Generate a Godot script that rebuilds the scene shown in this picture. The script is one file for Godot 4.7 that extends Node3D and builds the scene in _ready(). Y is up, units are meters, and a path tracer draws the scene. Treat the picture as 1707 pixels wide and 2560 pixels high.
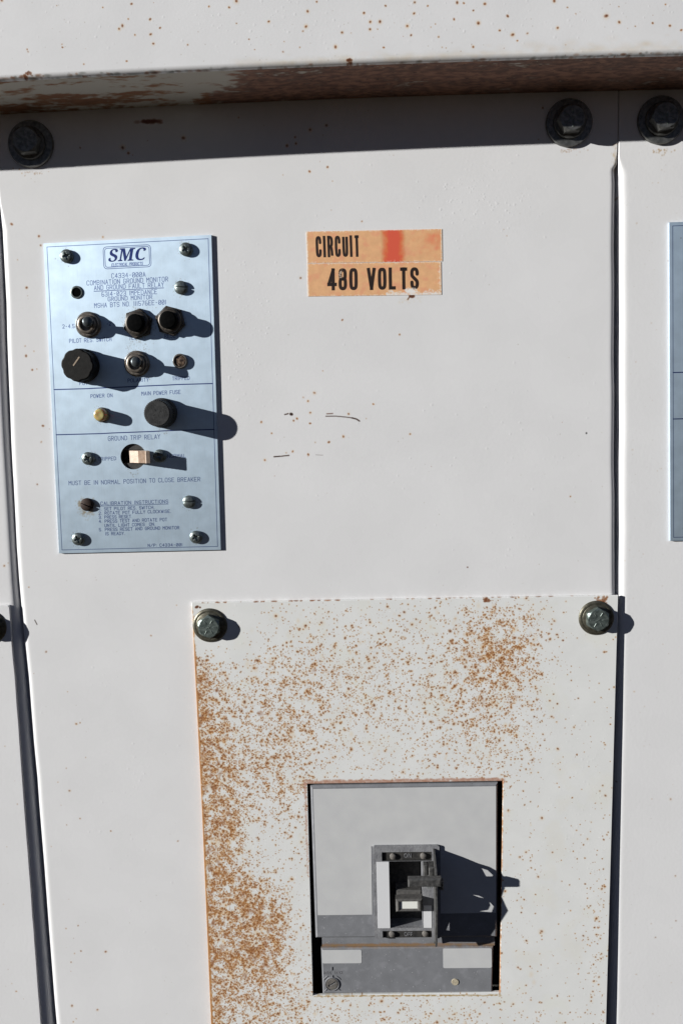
extends Node3D
# A bolted switchgear cabinet front in hard side sun. Lengths in the builders are millimetres.

const MM := 0.001
var org := Vector3.ZERO                 # base of the node that is being built, in mm
var uvr := Rect2(0, 0, 100, 100)        # x0, y_top, width, height of the planar texture sheet, in mm
var uv_mode := 0                        # 0: x/y sheet, 1: x/z sheet
var names := {}
var M := {}

# ------------------------------------------------------------------ texture canvas
class Canvas:
	var w: int
	var h: int
	var s: float
	var x0: float
	var y1: float
	var d: PackedByteArray
	func _init(ax0: float, ay1: float, wmm: float, hmm: float, ppm: float, c: Color):
		x0 = ax0; y1 = ay1; s = ppm
		w = int(wmm * ppm); h = int(hmm * ppm)
		var im := Image.create(w, h, false, Image.FORMAT_RGB8)
		im.fill(c)
		d = im.get_data()
	func blend(ix: int, iy: int, c: Color, a: float):
		if ix < 0 or iy < 0 or ix >= w or iy >= h: return
		var k := (iy * w + ix) * 3
		d[k] = int(lerpf(d[k], c.r * 255.0, a))
		d[k + 1] = int(lerpf(d[k + 1], c.g * 255.0, a))
		d[k + 2] = int(lerpf(d[k + 2], c.b * 255.0, a))
	func mottle(amount: float, freq: float, sd: int):
		var n := FastNoiseLite.new()
		n.seed = sd; n.frequency = freq; n.fractal_octaves = 4
		var b := n.get_image(w, h, false, false, false).get_data()
		for i in w * h:
			var f := 1.0 + (b[i] / 127.5 - 1.0) * amount
			var k := i * 3
			d[k] = int(clampf(d[k] * f, 0, 255))
			d[k + 1] = int(clampf(d[k + 1] * f, 0, 255))
			d[k + 2] = int(clampf(d[k + 2] * f, 0, 255))
	func stain(freq: float, sd: int, lo: float, hi: float, c: Color, amount: float, sx := 1.0, sy := 1.0):
		var n := FastNoiseLite.new()
		n.seed = sd; n.frequency = freq; n.fractal_octaves = 5
		for iy in h:
			for ix in w:
				var v := n.get_noise_2d(ix * sx, iy * sy)
				if v > lo:
					blend(ix, iy, c, amount * smoothstep(lo, hi, v))
	func dot(x: float, y: float, r: float, c: Color, a: float, soft := 0.5, sq := 1.0, rot := 0.0):
		var px := (x - x0) * s
		var py := (y1 - y) * s
		var pr := r * s
		var e := int(ceil(pr * maxf(sq, 1.0) + 1.0))
		var cs := cos(rot)
		var sn := sin(rot)
		for iy in range(int(py) - e, int(py) + e + 1):
			for ix in range(int(px) - e, int(px) + e + 1):
				var dx := ix + 0.5 - px
				var dy := iy + 0.5 - py
				var ux := (dx * cs + dy * sn) / sq
				var uy := -dx * sn + dy * cs
				var t := sqrt(ux * ux + uy * uy)
				var k := clampf((pr + 0.5 - t) / maxf(pr * soft, 1.0), 0, 1)
				if k > 0: blend(ix, iy, c, a * k)
	func stroke(pl: PackedVector2Array, sw: float, c: Color, a: float, butt := false):
		# pl in mm; distance to the whole polyline
		var lo := Vector2(INF, INF)
		var hi := Vector2(-INF, -INF)
		for p in pl:
			lo = lo.min(p); hi = hi.max(p)
		var ax := int(floor((lo.x - sw - x0) * s)) - 1
		var bx := int(ceil((hi.x + sw - x0) * s)) + 1
		var ay := int(floor((y1 - hi.y - sw) * s)) - 1
		var by := int(ceil((y1 - lo.y + sw) * s)) + 1
		var n := pl.size()
		for iy in range(maxi(ay, 0), mini(by + 1, h)):
			for ix in range(maxi(ax, 0), mini(bx + 1, w)):
				var p := Vector2(x0 + (ix + 0.5) / s, y1 - (iy + 0.5) / s)
				var best := 1e9
				for i in n - 1:
					var u := pl[i + 1] - pl[i]
					var l2 := u.length_squared()
					var t := 0.0
					if l2 > 0: t = (p - pl[i]).dot(u) / l2
					if butt:
						var ov := 0.5 / (s * sqrt(maxf(l2, 1e-9)))
						if i == 0 and t < -ov: continue
						if i == n - 2 and t > 1.0 + ov: continue
					var dd := p.distance_to(pl[i] + u * clampf(t, 0, 1))
					if dd < best: best = dd
				var k := clampf(0.5 + (sw * 0.5 - best) * s, 0, 1)
				if k > 0: blend(ix, iy, c, a * k)
	func rect(xa: float, ya: float, xb: float, yb: float, c: Color, a := 1.0):
		for iy in range(int((y1 - yb) * s), int((y1 - ya) * s)):
			for ix in range(int((xa - x0) * s), int((xb - x0) * s)):
				blend(ix, iy, c, a)
	func tex() -> ImageTexture:
		var im := Image.create_from_data(w, h, false, Image.FORMAT_RGB8, d)
		im.generate_mipmaps()
		return ImageTexture.create_from_image(im)

# single-stroke engraver's letters on a 4 x 6 grid
const GLYPH := {
	"A": "00 26 40|12 32", "B": "00 06 36 45 44 33 03|33 42 41 30 00", "C": "45 36 16 05 01 10 30 41",
	"D": "00 06 26 45 41 20 00", "E": "46 06 00 40|03 33", "F": "46 06 00|03 33", "G": "45 36 16 05 01 10 30 41 43 23",
	"H": "00 06|40 46|03 43", "I": "20 26", "J": "01 10 30 41 46", "K": "00 06|46 02|13 40", "L": "06 00 40",
	"M": "00 06 23 46 40", "N": "00 06 40 46", "O": "10 01 05 16 36 45 41 30 10", "P": "00 06 36 45 44 33 03",
	"R": "00 06 36 45 44 33 03|23 40", "S": "45 36 16 05 04 13 33 42 41 30 10 01", "T": "06 46|26 20",
	"U": "06 01 10 30 41 46", "V": "06 20 46", "W": "06 10 24 30 46", "X": "00 46|06 40", "Y": "06 23 46|23 20", "Z": "06 46 00 40",
	"0": "10 01 05 16 36 45 41 30 10|01 45", "1": "20 26", "2": "05 16 36 45 44 00 40", "3": "05 16 36 45 44 33 13|33 42 41 30 10 01",
	"4": "30 36 02 42", "5": "46 06 03 33 42 41 30 10 01", "6": "36 16 05 01 10 30 41 42 33 03", "7": "06 46 10",
	"8": "13 04 05 16 36 45 44 33 13 02 01 10 30 41 42 33", "9": "01 10 30 41 45 36 16 05 04 13 43",
	"-": "13 33", ".": "20 20", ":": "21 21|24 24", "/": "00 46"}

func glyph_lines(ch: String) -> Array:
	var out := []
	if not GLYPH.has(ch): return out
	for part in GLYPH[ch].split("|"):
		var pl := PackedVector2Array()
		for t in part.split(" "):
			pl.append(Vector2(float(t[0]), float(t[1])))
		out.append(pl)
	return out

func print_text(cv: Canvas, text: String, cx: float, cy: float, width: float, cap: float, sw: float, c: Color, slant := 0.0):
	var total := -2.0
	for ch in text:
		total += (2.9 if ch in "I1.:" else (4.6 if ch == " " else 6.0))
	var kx := width / total
	var x := 0.0
	for ch in text:
		var narrow: bool = ch in "I1.:"
		for pl in glyph_lines(ch):
			var q := PackedVector2Array()
			for p in pl:
				var gx: float = x + p.x - (1.5 if narrow else 0.0)
				var gy: float = (p.y / 6.0 - 0.5) * cap
				q.append(Vector2(cx - width * 0.5 + gx * kx + gy * slant, cy + gy))
			cv.stroke(q, sw, c, 0.68)
		x += (2.9 if narrow else (4.6 if ch == " " else 6.0))

# ------------------------------------------------------------------ mesh helpers (mm in, metres out)
func mb() -> SurfaceTool:
	var st := SurfaceTool.new()
	st.begin(Mesh.PRIMITIVE_TRIANGLES)
	return st

func vert(st: SurfaceTool, p: Vector3, n: Vector3):
	st.set_normal(n)
	var q := p.z if uv_mode == 1 else p.y
	st.set_uv(Vector2((p.x - uvr.position.x) / uvr.size.x, (uvr.position.y - q) / uvr.size.y))
	st.add_vertex((p - org) * MM)

func tri(st: SurfaceTool, a: Vector3, b: Vector3, c: Vector3, n: Vector3, na = null, nb = null, nc = null):
	if na == null:
		na = n; nb = n; nc = n
	if (b - a).cross(c - a).dot(n) > 0:
		vert(st, a, na); vert(st, c, nc); vert(st, b, nb)
	else:
		vert(st, a, na); vert(st, b, nb); vert(st, c, nc)

func quad(st: SurfaceTool, a: Vector3, b: Vector3, c: Vector3, d: Vector3, hint: Vector3):
	var n := (c - a).cross(d - b).normalized()
	if n.dot(hint) < 0: n = -n
	tri(st, a, b, c, n); tri(st, a, c, d, n)

func quad_s(st: SurfaceTool, a: Vector3, b: Vector3, c: Vector3, d: Vector3, na: Vector3, nb: Vector3, nc: Vector3, nd: Vector3):
	tri(st, a, b, c, na + nb + nc, na, nb, nc); tri(st, a, c, d, na + nc + nd, na, nc, nd)

func area2(pts) -> float:
	var s := 0.0
	for i in pts.size():
		var a: Vector2 = pts[i]
		var b: Vector2 = pts[(i + 1) % pts.size()]
		s += a.cross(b)
	return s

func ccw(pts) -> PackedVector2Array:
	var p := PackedVector2Array(pts)
	if area2(p) < 0: p.reverse()
	return p

func inset(pts: PackedVector2Array, e: float) -> PackedVector2Array:
	var out := PackedVector2Array()
	var n := pts.size()
	for i in n:
		var d0 := (pts[i] - pts[(i + n - 1) % n]).normalized()
		var d1 := (pts[(i + 1) % n] - pts[i]).normalized()
		var n0 := Vector2(-d0.y, d0.x)
		var n1 := Vector2(-d1.y, d1.x)
		var m := (n0 + n1).normalized()
		out.append(pts[i] + m * (e / maxf(m.dot(n0), 0.3)))
	return out

func v3(p: Vector2, z: float) -> Vector3: return Vector3(p.x, p.y, z)

func prism(st: SurfaceTool, points, z0: float, z1: float, bev := 0.0):
	var p := ccw(points)
	var n := p.size()
	var q := inset(p, bev) if bev > 0 else p
	for i in n:
		var j := (i + 1) % n
		var d := p[j] - p[i]
		var o := Vector3(d.y, -d.x, 0)
		quad(st, v3(p[i], z0), v3(p[j], z0), v3(p[j], z1 - bev), v3(p[i], z1 - bev), o)
		if bev > 0:
			quad(st, v3(p[i], z1 - bev), v3(p[j], z1 - bev), v3(q[j], z1), v3(q[i], z1), o + Vector3(0, 0, o.length()))
	var t := Geometry2D.triangulate_polygon(q)
	for i in range(0, t.size(), 3):
		tri(st, v3(q[t[i]], z1), v3(q[t[i + 1]], z1), v3(q[t[i + 2]], z1), Vector3(0, 0, 1))

func ring_prism(st: SurfaceTool, outer, inner, z0: float, z1: float, bev := 0.0, deep = null):
	# outer and inner have the same number of points in the same order
	var zi: float = z0 if deep == null else deep
	var p := PackedVector2Array(outer)
	var r := PackedVector2Array(inner)
	if area2(p) < 0:
		p.reverse(); r.reverse()
	var n := p.size()
	var q := inset(p, bev) if bev > 0 else p
	var s := inset(r, -bev) if bev > 0 else r
	for i in n:
		var j := (i + 1) % n
		var d := p[j] - p[i]
		var o := Vector3(d.y, -d.x, 0).normalized()
		quad(st, v3(p[i], z0), v3(p[j], z0), v3(p[j], z1 - bev), v3(p[i], z1 - bev), o)
		quad(st, v3(r[i], zi), v3(r[j], zi), v3(r[j], z1 - bev), v3(r[i], z1 - bev), -o)
		if bev > 0:
			quad(st, v3(p[i], z1 - bev), v3(p[j], z1 - bev), v3(q[j], z1), v3(q[i], z1), o + Vector3(0, 0, 1))
			quad(st, v3(r[i], z1 - bev), v3(r[j], z1 - bev), v3(s[j], z1), v3(s[i], z1), -o + Vector3(0, 0, 1))
		quad(st, v3(q[i], z1), v3(q[j], z1), v3(s[j], z1), v3(s[i], z1), Vector3(0, 0, 1))

func rect_pts(xa: float, ya: float, xb: float, yb: float, r := 0.0) -> PackedVector2Array:
	var out := PackedVector2Array()
	if r <= 0:
		return PackedVector2Array([Vector2(xa, ya), Vector2(xb, ya), Vector2(xb, yb), Vector2(xa, yb)])
	for c in [[xb - r, ya + r, -90], [xb - r, yb - r, 0], [xa + r, yb - r, 90], [xa + r, ya + r, 180]]:
		for k in 4:
			var a := deg_to_rad(c[2] + k * 30.0)
			out.append(Vector2(c[0] + r * cos(a), c[1] + r * sin(a)))
	return out

func ngon(cx: float, cy: float, r: float, n: int, turn := 0.0) -> PackedVector2Array:
	var out := PackedVector2Array()
	for i in n:
		var a := turn + TAU * i / n
		out.append(Vector2(cx + r * cos(a), cy + r * sin(a)))
	return out

func lathe(st: SurfaceTool, prof, n := 40, c := Vector3.ZERO, smooth_deg := 50.0):
	# prof: Vector2(radius, z) from the foot outwards and up to the axis
	var m: int = prof.size()
	var ns := []
	for i in m - 1:
		var d: Vector2 = prof[i + 1] - prof[i]
		ns.append(Vector2(d.y, -d.x).normalized())
	for i in m - 1:
		var n0: Vector2 = ns[i]
		var n1: Vector2 = ns[i]
		if i > 0 and absf(rad_to_deg(ns[i].angle_to(ns[i - 1]))) < smooth_deg: n0 = (ns[i] + ns[i - 1]).normalized()
		if i < m - 2 and absf(rad_to_deg(ns[i].angle_to(ns[i + 1]))) < smooth_deg: n1 = (ns[i] + ns[i + 1]).normalized()
		for k in n:
			var a := TAU * k / n
			var b := TAU * (k + 1) / n
			var ca := Vector3(cos(a), sin(a), 0)
			var cb := Vector3(cos(b), sin(b), 0)
			var z := Vector3(0, 0, 1)
			var p0: Vector2 = prof[i]
			var p1: Vector2 = prof[i + 1]
			var A := c + ca * p0.x + z * p0.y
			var B := c + cb * p0.x + z * p0.y
			var C := c + cb * p1.x + z * p1.y
			var D := c + ca * p1.x + z * p1.y
			var nA := ca * n0.x + z * n0.y
			var nB := cb * n0.x + z * n0.y
			var nC := cb * n1.x + z * n1.y
			var nD := ca * n1.x + z * n1.y
			if p0.x > 1e-4: tri(st, A, B, C, nA + nB + nC, nA, nB, nC)
			if p1.x > 1e-4: tri(st, A, C, D, nA + nC + nD, nA, nC, nD)

func dome(st: SurfaceTool, R: float, hgt: Callable, nr := 18, na := 56):
	# a round cap whose relief is hgt(x, y)
	var e := 0.02
	var nrm := func(x: float, y: float) -> Vector3:
		return Vector3(-(hgt.call(x + e, y) - hgt.call(x - e, y)) / (2 * e), -(hgt.call(x, y + e) - hgt.call(x, y - e)) / (2 * e), 1).normalized()
	var P := []
	var N := []
	for i in nr + 1:
		var r := R * i / nr
		var row := []
		var rn := []
		for k in na:
			var x := r * cos(TAU * k / na)
			var y := r * sin(TAU * k / na)
			row.append(Vector3(x, y, hgt.call(x, y)))
			rn.append(nrm.call(x * 0.99, y * 0.99))
		P.append(row); N.append(rn)
	for i in nr:
		for k in na:
			var j := (k + 1) % na
			if i > 0: tri(st, P[i][k], P[i][j], P[i + 1][j], Vector3(0, 0, 1), N[i][k], N[i][j], N[i + 1][j])
			tri(st, P[i][k], P[i + 1][j], P[i + 1][k], Vector3(0, 0, 1), N[i][k], N[i + 1][j], N[i + 1][k])
	for k in na:
		var j := (k + 1) % na
		var a: Vector3 = P[nr][k]
		var b: Vector3 = P[nr][j]
		quad(st, Vector3(a.x, a.y, 0), Vector3(b.x, b.y, 0), b, a, Vector3(a.x, a.y, 0))

func box(st: SurfaceTool, a: Vector3, b: Vector3, bev := 0.0):
	prism(st, rect_pts(a.x, a.y, b.x, b.y), a.z, b.z, bev)

func bar(st: SurfaceTool, a: Vector2, b: Vector2, wd: float, z0: float, z1: float, bev := 0.0):
	var d := (b - a).normalized()
	var o := Vector2(-d.y, d.x) * wd * 0.5
	prism(st, [a - o, b - o, b + o, a + o], z0, z1, bev)

func text_shape(st: SurfaceTool, text: String, fnt: SystemFont, cap_h: float, at: Vector3, turn := 0.0, slant := 0.0, sx := 1.0, depth := 0.1, fit_w := 0.0):
	var tm := TextMesh.new()
	tm.text = text; tm.font = fnt; tm.font_size = 64; tm.pixel_size = 0.01; tm.depth = 0.1; tm.curve_step = 1.0
	var ar := tm.get_mesh_arrays()
	var vs: PackedVector3Array = ar[Mesh.ARRAY_VERTEX]
	var vn: PackedVector3Array = ar[Mesh.ARRAY_NORMAL]
	var ix: PackedInt32Array = ar[Mesh.ARRAY_INDEX]
	if vs.is_empty(): return
	var lo := Vector2(INF, INF)
	var hi := Vector2(-INF, -INF)
	for p in vs:
		lo = lo.min(Vector2(p.x, p.y)); hi = hi.max(Vector2(p.x, p.y))
	var k := cap_h / (hi.y - lo.y)
	var kx := k * sx
	if fit_w > 0: kx = fit_w / (hi.x - lo.x)
	var mid := (lo + hi) * 0.5
	var q := PackedVector3Array()
	var qn := PackedVector3Array()
	for i in vs.size():
		var p := vs[i]
		var yy := (p.y - mid.y) * k
		var xx := (p.x - mid.x) * kx + yy * slant
		q.append(at + Vector3(xx * cos(turn) - yy * sin(turn), xx * sin(turn) + yy * cos(turn), (p.z * 10.0 + 0.5) * depth))
		qn.append(vn[i].rotated(Vector3(0, 0, 1), turn))
	for i in range(0, ix.size(), 3):
		var n := qn[ix[i]] + qn[ix[i + 1]] + qn[ix[i + 2]]
		tri(st, q[ix[i]], q[ix[i + 1]], q[ix[i + 2]], n, qn[ix[i]], qn[ix[i + 1]], qn[ix[i + 2]])

# ------------------------------------------------------------------ objects
func numbered(n: String) -> String:
	if not names.has(n):
		names[n] = 0
		return n
	names[n] += 1
	return "%s_%03d" % [n, names[n]]

func tag(o: Node, label: String, category: String, group := ""):
	o.set_meta("label", label); o.set_meta("category", category)
	if group != "": o.set_meta("group", group)

func thing(called: String, label: String, category: String, at: Vector3, group := "") -> Node3D:
	var o := Node3D.new()
	o.name = numbered(called)
	add_child(o)
	o.position = at * MM
	tag(o, label, category, group)
	return o

func obj(called: String, st: SurfaceTool, m: Material, parent: Node, at := Vector3.ZERO) -> MeshInstance3D:
	var o := MeshInstance3D.new()
	o.name = called
	st.generate_tangents()
	o.mesh = st.commit()
	o.material_override = m
	o.cast_shadow = GeometryInstance3D.SHADOW_CASTING_SETTING_ON
	parent.add_child(o, true)
	o.position = at * MM
	return o

func noise_img(size: int, freq: float, sd: int, a: Color, b: Color) -> ImageTexture:
	var n := FastNoiseLite.new()
	n.seed = sd; n.frequency = freq; n.fractal_octaves = 5
	var im := n.get_seamless_image(size, size)
	im.convert(Image.FORMAT_RGB8)
	var d := im.get_data()
	for i in size * size:
		var t := d[i * 3] / 255.0
		var c := a.lerp(b, t)
		d[i * 3] = int(c.r * 255); d[i * 3 + 1] = int(c.g * 255); d[i * 3 + 2] = int(c.b * 255)
	var o := Image.create_from_data(size, size, false, Image.FORMAT_RGB8, d)
	o.generate_mipmaps()
	return ImageTexture.create_from_image(o)

func bump_img(w: int, h: int, freq: float, sd: int, k: float) -> ImageTexture:
	var n := FastNoiseLite.new()
	n.seed = sd; n.frequency = freq; n.fractal_octaves = 3
	var im := n.get_seamless_image(w, h)
	im.convert(Image.FORMAT_RGBA8)
	im.bump_map_to_normal_map(k)
	im.generate_mipmaps()
	return ImageTexture.create_from_image(im)

func mat(c: Color, metallic := 0.0, rough := 0.5, spec := 0.5) -> StandardMaterial3D:
	var m := StandardMaterial3D.new()
	m.albedo_color = c; m.metallic = metallic; m.roughness = rough; m.metallic_specular = spec
	return m

func worn(a: Color, b: Color, metallic: float, rough: float, sd: int, tile := 40.0, bump := 0.0) -> StandardMaterial3D:
	var m := mat(Color.WHITE, metallic, rough)
	m.albedo_texture = noise_img(256, 0.02, sd, a, b)
	m.uv1_triplanar = true
	m.uv1_scale = Vector3.ONE * tile
	if bump > 0:
		m.normal_enabled = true
		m.normal_texture = bump_img(256, 256, 0.09, sd + 5, 4.0)
		m.normal_scale = bump
	return m

func relief(cv: Canvas, sd: int, blisters: Array) -> ImageTexture:
	# faint orange peel with single paint blisters raised on it
	var n := FastNoiseLite.new()
	n.seed = sd; n.frequency = 0.13; n.fractal_octaves = 3
	var im := n.get_image(cv.w, cv.h, false, false, false)
	var d := im.get_data()
	for i in d.size(): d[i] = 90 + (d[i] >> 4)
	for b in blisters:
		var px: float = (b[0] - cv.x0) * cv.s
		var py: float = (cv.y1 - b[1]) * cv.s
		var pr: float = b[2] * cv.s
		for iy in range(maxi(int(py - pr), 0), mini(int(py + pr) + 2, cv.h)):
			for ix in range(maxi(int(px - pr), 0), mini(int(px + pr) + 2, cv.w)):
				var t := 1.0 - (pow(ix - px, 2) + pow(iy - py, 2)) / (pr * pr)
				if t > 0: d[iy * cv.w + ix] = mini(255, d[iy * cv.w + ix] + int(b[3] * sqrt(t)))
	var o := Image.create_from_data(cv.w, cv.h, false, Image.FORMAT_L8, d)
	o.convert(Image.FORMAT_RGBA8)
	o.bump_map_to_normal_map(6.0)
	o.generate_mipmaps()
	return ImageTexture.create_from_image(o)

func blister_field(patches: Array) -> Array:
	var out := []
	for p in patches:
		for i in int(p[4]):
			out.append([p[0] + rng.randfn(0, p[2]), p[1] + rng.randfn(0, p[3]), rng.randf_range(0.3, 0.75), rng.randf_range(14, 60)])
	return out

func sheet_mat(cv: Canvas, rough: float, bump: float, sd: int, metallic := 0.0, blisters := []) -> StandardMaterial3D:
	var m := mat(Color.WHITE, metallic, rough)
	m.albedo_texture = cv.tex()
	if bump > 0:
		m.normal_enabled = true
		m.normal_texture = relief(cv, sd, blisters) if blisters.size() > 0 else bump_img(mini(cv.w, 2048), mini(cv.h, 2048), 0.16, sd, 2.0)
		m.normal_scale = bump
	return m

func sheet(cv: Canvas):
	uvr = Rect2(cv.x0, cv.y1, cv.w / cv.s, cv.h / cv.s)

const PAINT := Color(0.832, 0.83, 0.832)
const RUST := Color(0.54, 0.325, 0.19)
const RUST_DARK := Color(0.34, 0.19, 0.115)
const RUST_HALO := Color(0.82, 0.62, 0.37)
var rng := RandomNumberGenerator.new()

func rust_spot(cv: Canvas, x: float, y: float, r: float, strength := 1.0):
	if r > 0.18:
		cv.dot(x, y + rng.randf_range(-0.2, 0.1), r * rng.randf_range(1.8, 2.8), RUST_HALO, rng.randf_range(0.14, 0.38) * strength, 1.0)
	var c := RUST.lerp(RUST_DARK, rng.randf() * 0.6).lerp(Color(0.64, 0.44, 0.28), rng.randf() * 0.6)
	cv.dot(x, y, r, c, 0.92 * strength, 0.9, rng.randf_range(1.0, 1.5), rng.randf() * TAU)
	if r > 0.45:
		cv.dot(x + rng.randf_range(-.3, .3) * r, y + rng.randf_range(-.3, .3) * r, r * 0.45, RUST_DARK, 0.7, 0.7)

func rsize(lo: float, mean: float, hi: float) -> float:
	return minf(lo - mean * log(maxf(rng.randf(), 1e-4)), hi)

# ------------------------------------------------------------------ sheet-metal panel with rolled edges
func pan(st: SurfaceTool, ys: Array, left: Callable, right: Callable, depth: float, holes := []):
	var rows := []
	var nrms := []
	for y in ys:
		var l: Vector2 = left.call(y)
		var r: Vector2 = right.call(y)
		var P := [Vector3(l.x, y, -depth)]
		var N := [Vector3(-1, 0, 0)]
		for k in 9:
			var u := 1.0 - k / 8.0          # 1 at the edge, 0 where the flat begins
			P.append(Vector3(l.x + l.y * k / 8.0, y, -0.45 * l.y * pow(u, 4)))
			N.append(Vector3(-1.8 * pow(u, 3), 0, 1).normalized())
		for k in 9:
			var u := k / 8.0
			P.append(Vector3(r.x - r.y * (1.0 - u), y, -0.45 * r.y * pow(u, 4)))
			N.append(Vector3(1.8 * pow(u, 3), 0, 1).normalized())
		P.append(Vector3(r.x, y, -depth)); N.append(Vector3(1, 0, 0))
		rows.append(P); nrms.append(N)
	for i in ys.size() - 1:
		for k in rows[i].size() - 1:
			if k == 9:
				var cut := Rect2()
				for h in holes:
					if ys[i] <= h.end.y + 0.01 and ys[i + 1] >= h.position.y - 0.01: cut = h
				if cut.size.x > 0:
					for sd in 2:
						var xh: float = cut.position.x if sd == 0 else cut.end.x
						var e: int = k if sd == 0 else k + 1
						quad(st, rows[i][e], Vector3(xh, ys[i], 0), Vector3(xh, ys[i + 1], 0), rows[i + 1][e], Vector3(0, 0, 1))
					continue
			quad_s(st, rows[i][k], rows[i][k + 1], rows[i + 1][k + 1], rows[i + 1][k], nrms[i][k], nrms[i][k + 1], nrms[i + 1][k + 1], nrms[i + 1][k])

func curve_at(pts: Array, y: float) -> float:
	# pts: [y, x] falling in y, smooth in between
	if y >= pts[0][0]: return pts[0][1]
	for i in pts.size() - 1:
		if y >= pts[i + 1][0]:
			var t: float = (pts[i][0] - y) / (pts[i][0] - pts[i + 1][0])
			return lerpf(pts[i][1], pts[i + 1][1], smoothstep(0.0, 1.0, t) * 0.4 + t * 0.6)
	return pts[-1][1]

func uneven(y: float, k: float) -> float:
	return 0.16 * sin(y * 0.11 + k) + 0.1 * sin(y * 0.31 + k * 2.0)

# ------------------------------------------------------------------ fasteners
func hex_bolt(at: Vector3, turn: float, wide: bool, label: String, group: String):
	var t := thing("hex_bolt", label, "bolt", at, group)
	org = Vector3.ZERO
	uv_mode = 0
	var w := mb()
	var zt := 0.0
	if wide:
		lathe(w, [Vector2(12.6, 0), Vector2(12.6, 1.4), Vector2(12.2, 2.0), Vector2(8, 2.2), Vector2(0, 2.2)], 56)
		obj("washer", w, M.zinc, t)
		var lw := mb()
		lathe(lw, [Vector2(8.8, 2.2), Vector2(8.8, 3.9), Vector2(8.4, 4.3), Vector2(0, 4.3)], 44)
		obj("lock_washer", lw, M.zinc_dark, t)
		zt = 4.3
	else:
		lathe(w, [Vector2(10.2, 0), Vector2(10.2, 0.35), Vector2(9.9, 0.7), Vector2(9.2, 1.0), Vector2(8.6, 1.15), Vector2(8.1, 1.0), Vector2(7.7, 1.3), Vector2(0, 1.3)], 56)
		obj("washer", w, M.zinc_warm, t)
		zt = 1.3
	var h := mb()
	var hr := 7.7 if wide else 7.0
	var hc := hr - 1.35
	var hh := 5.6 if wide else 4.0
	# hexagon with the turned chamfer of a forged head
	var hx := ngon(0, 0, hr, 6, turn)
	for i in 6:
		var a := hx[i]
		var b := hx[(i + 1) % 6]
		var steps := 6
		for k in steps:
			var p := a.lerp(b, k / float(steps))
			var q := a.lerp(b, (k + 1) / float(steps))
			var o := Vector3((a + b).x, (a + b).y, 0).normalized()
			var zp := zt + hh - 0.1 - 0.75 * smoothstep(hr * 0.866, hr, p.length()) * 1.4
			var zq := zt + hh - 0.1 - 0.75 * smoothstep(hr * 0.866, hr, q.length()) * 1.4
			quad(h, v3(p, zt), v3(q, zt), v3(q, zq), v3(p, zp), o)
			var pi_ := p.normalized() * hc
			var qi := q.normalized() * hc
			var nn := Vector3(0, 0, 1)
			quad(h, v3(p, zp), v3(q, zq), v3(qi, zt + hh), v3(pi_, zt + hh), (o * 0.5 + nn).normalized())
			tri(h, v3(pi_, zt + hh), v3(qi, zt + hh), Vector3(0, 0, zt + hh), nn)
	var hd := obj("bolt_head", h, M.zinc if wide else M.zinc_green, t)
	var g := mb()
	for i in 6:
		var a := turn + TAU * i / 6.0 + PI / 6.0
		var d := Vector2(cos(a), sin(a))
		bar(g, d * 2.3, d * 4.7, 0.6, zt + hh, zt + hh + 0.2, 0.18)
	bar(g, Vector2(-1.0, -0.5), Vector2(1.1, 0.6), 0.5, zt + hh, zt + hh + 0.18, 0.12)
	bar(g, Vector2(-0.3, 0.9), Vector2(0.6, -0.9), 0.45, zt + hh, zt + hh + 0.15, 0.12)
	obj("grade_mark", g, M.zinc_bright, hd)

func screw(parent: Node, at: Vector3, cross: bool, turn: float, m: Material, sunk := 0.0):
	org = Vector3.ZERO
	var R := 3.75
	var H := 2.5
	var cs := cos(turn)
	var sn := sin(turn)
	var st := mb()
	dome(st, R, func(x: float, y: float) -> float:
		var r := sqrt(x * x + y * y)
		var z := 0.9 + (H - 0.9) * sqrt(maxf(0.0, 1.0 - pow(r / (R * 1.02), 2.4)))
		var u := absf(x * cs + y * sn)
		var v := absf(-x * sn + y * cs)
		var dep := 0.0
		if cross:
			var arm := minf(maxf(0.62 - v, 0) * (1.0 if u < 2.1 else 0.0), 0.25) / 0.25
			var arm2 := minf(maxf(0.62 - u, 0) * (1.0 if v < 2.1 else 0.0), 0.25) / 0.25
			dep = maxf(arm, arm2) * (1.5 - 0.35 * r)
		else:
			dep = minf(maxf(0.5 - v, 0), 0.15) / 0.15 * 1.1
		return z - maxf(dep, 0.0) - sunk, 22, 64)
	return obj("screw", st, m, parent, at)

# ------------------------------------------------------------------ the silver control plate
const NP_TL := Vector2(-178.2, 91.7)
const NP_TR := Vector2(-83.7, 93.5)
const NP_BR := Vector2(-86.1, -84.4)
const NP_BL := Vector2(-181.1, -84.5)
const NP_W := 94.7
const NP_H := 177.0
const NP_T := 1.3

func plate_xy(u: float, v: float, c: Array) -> Vector2:
	var s := u / NP_W + 0.5
	var t := 0.5 - v / NP_H
	return c[0].lerp(c[1], s).lerp(c[3].lerp(c[2], s), t)

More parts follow.
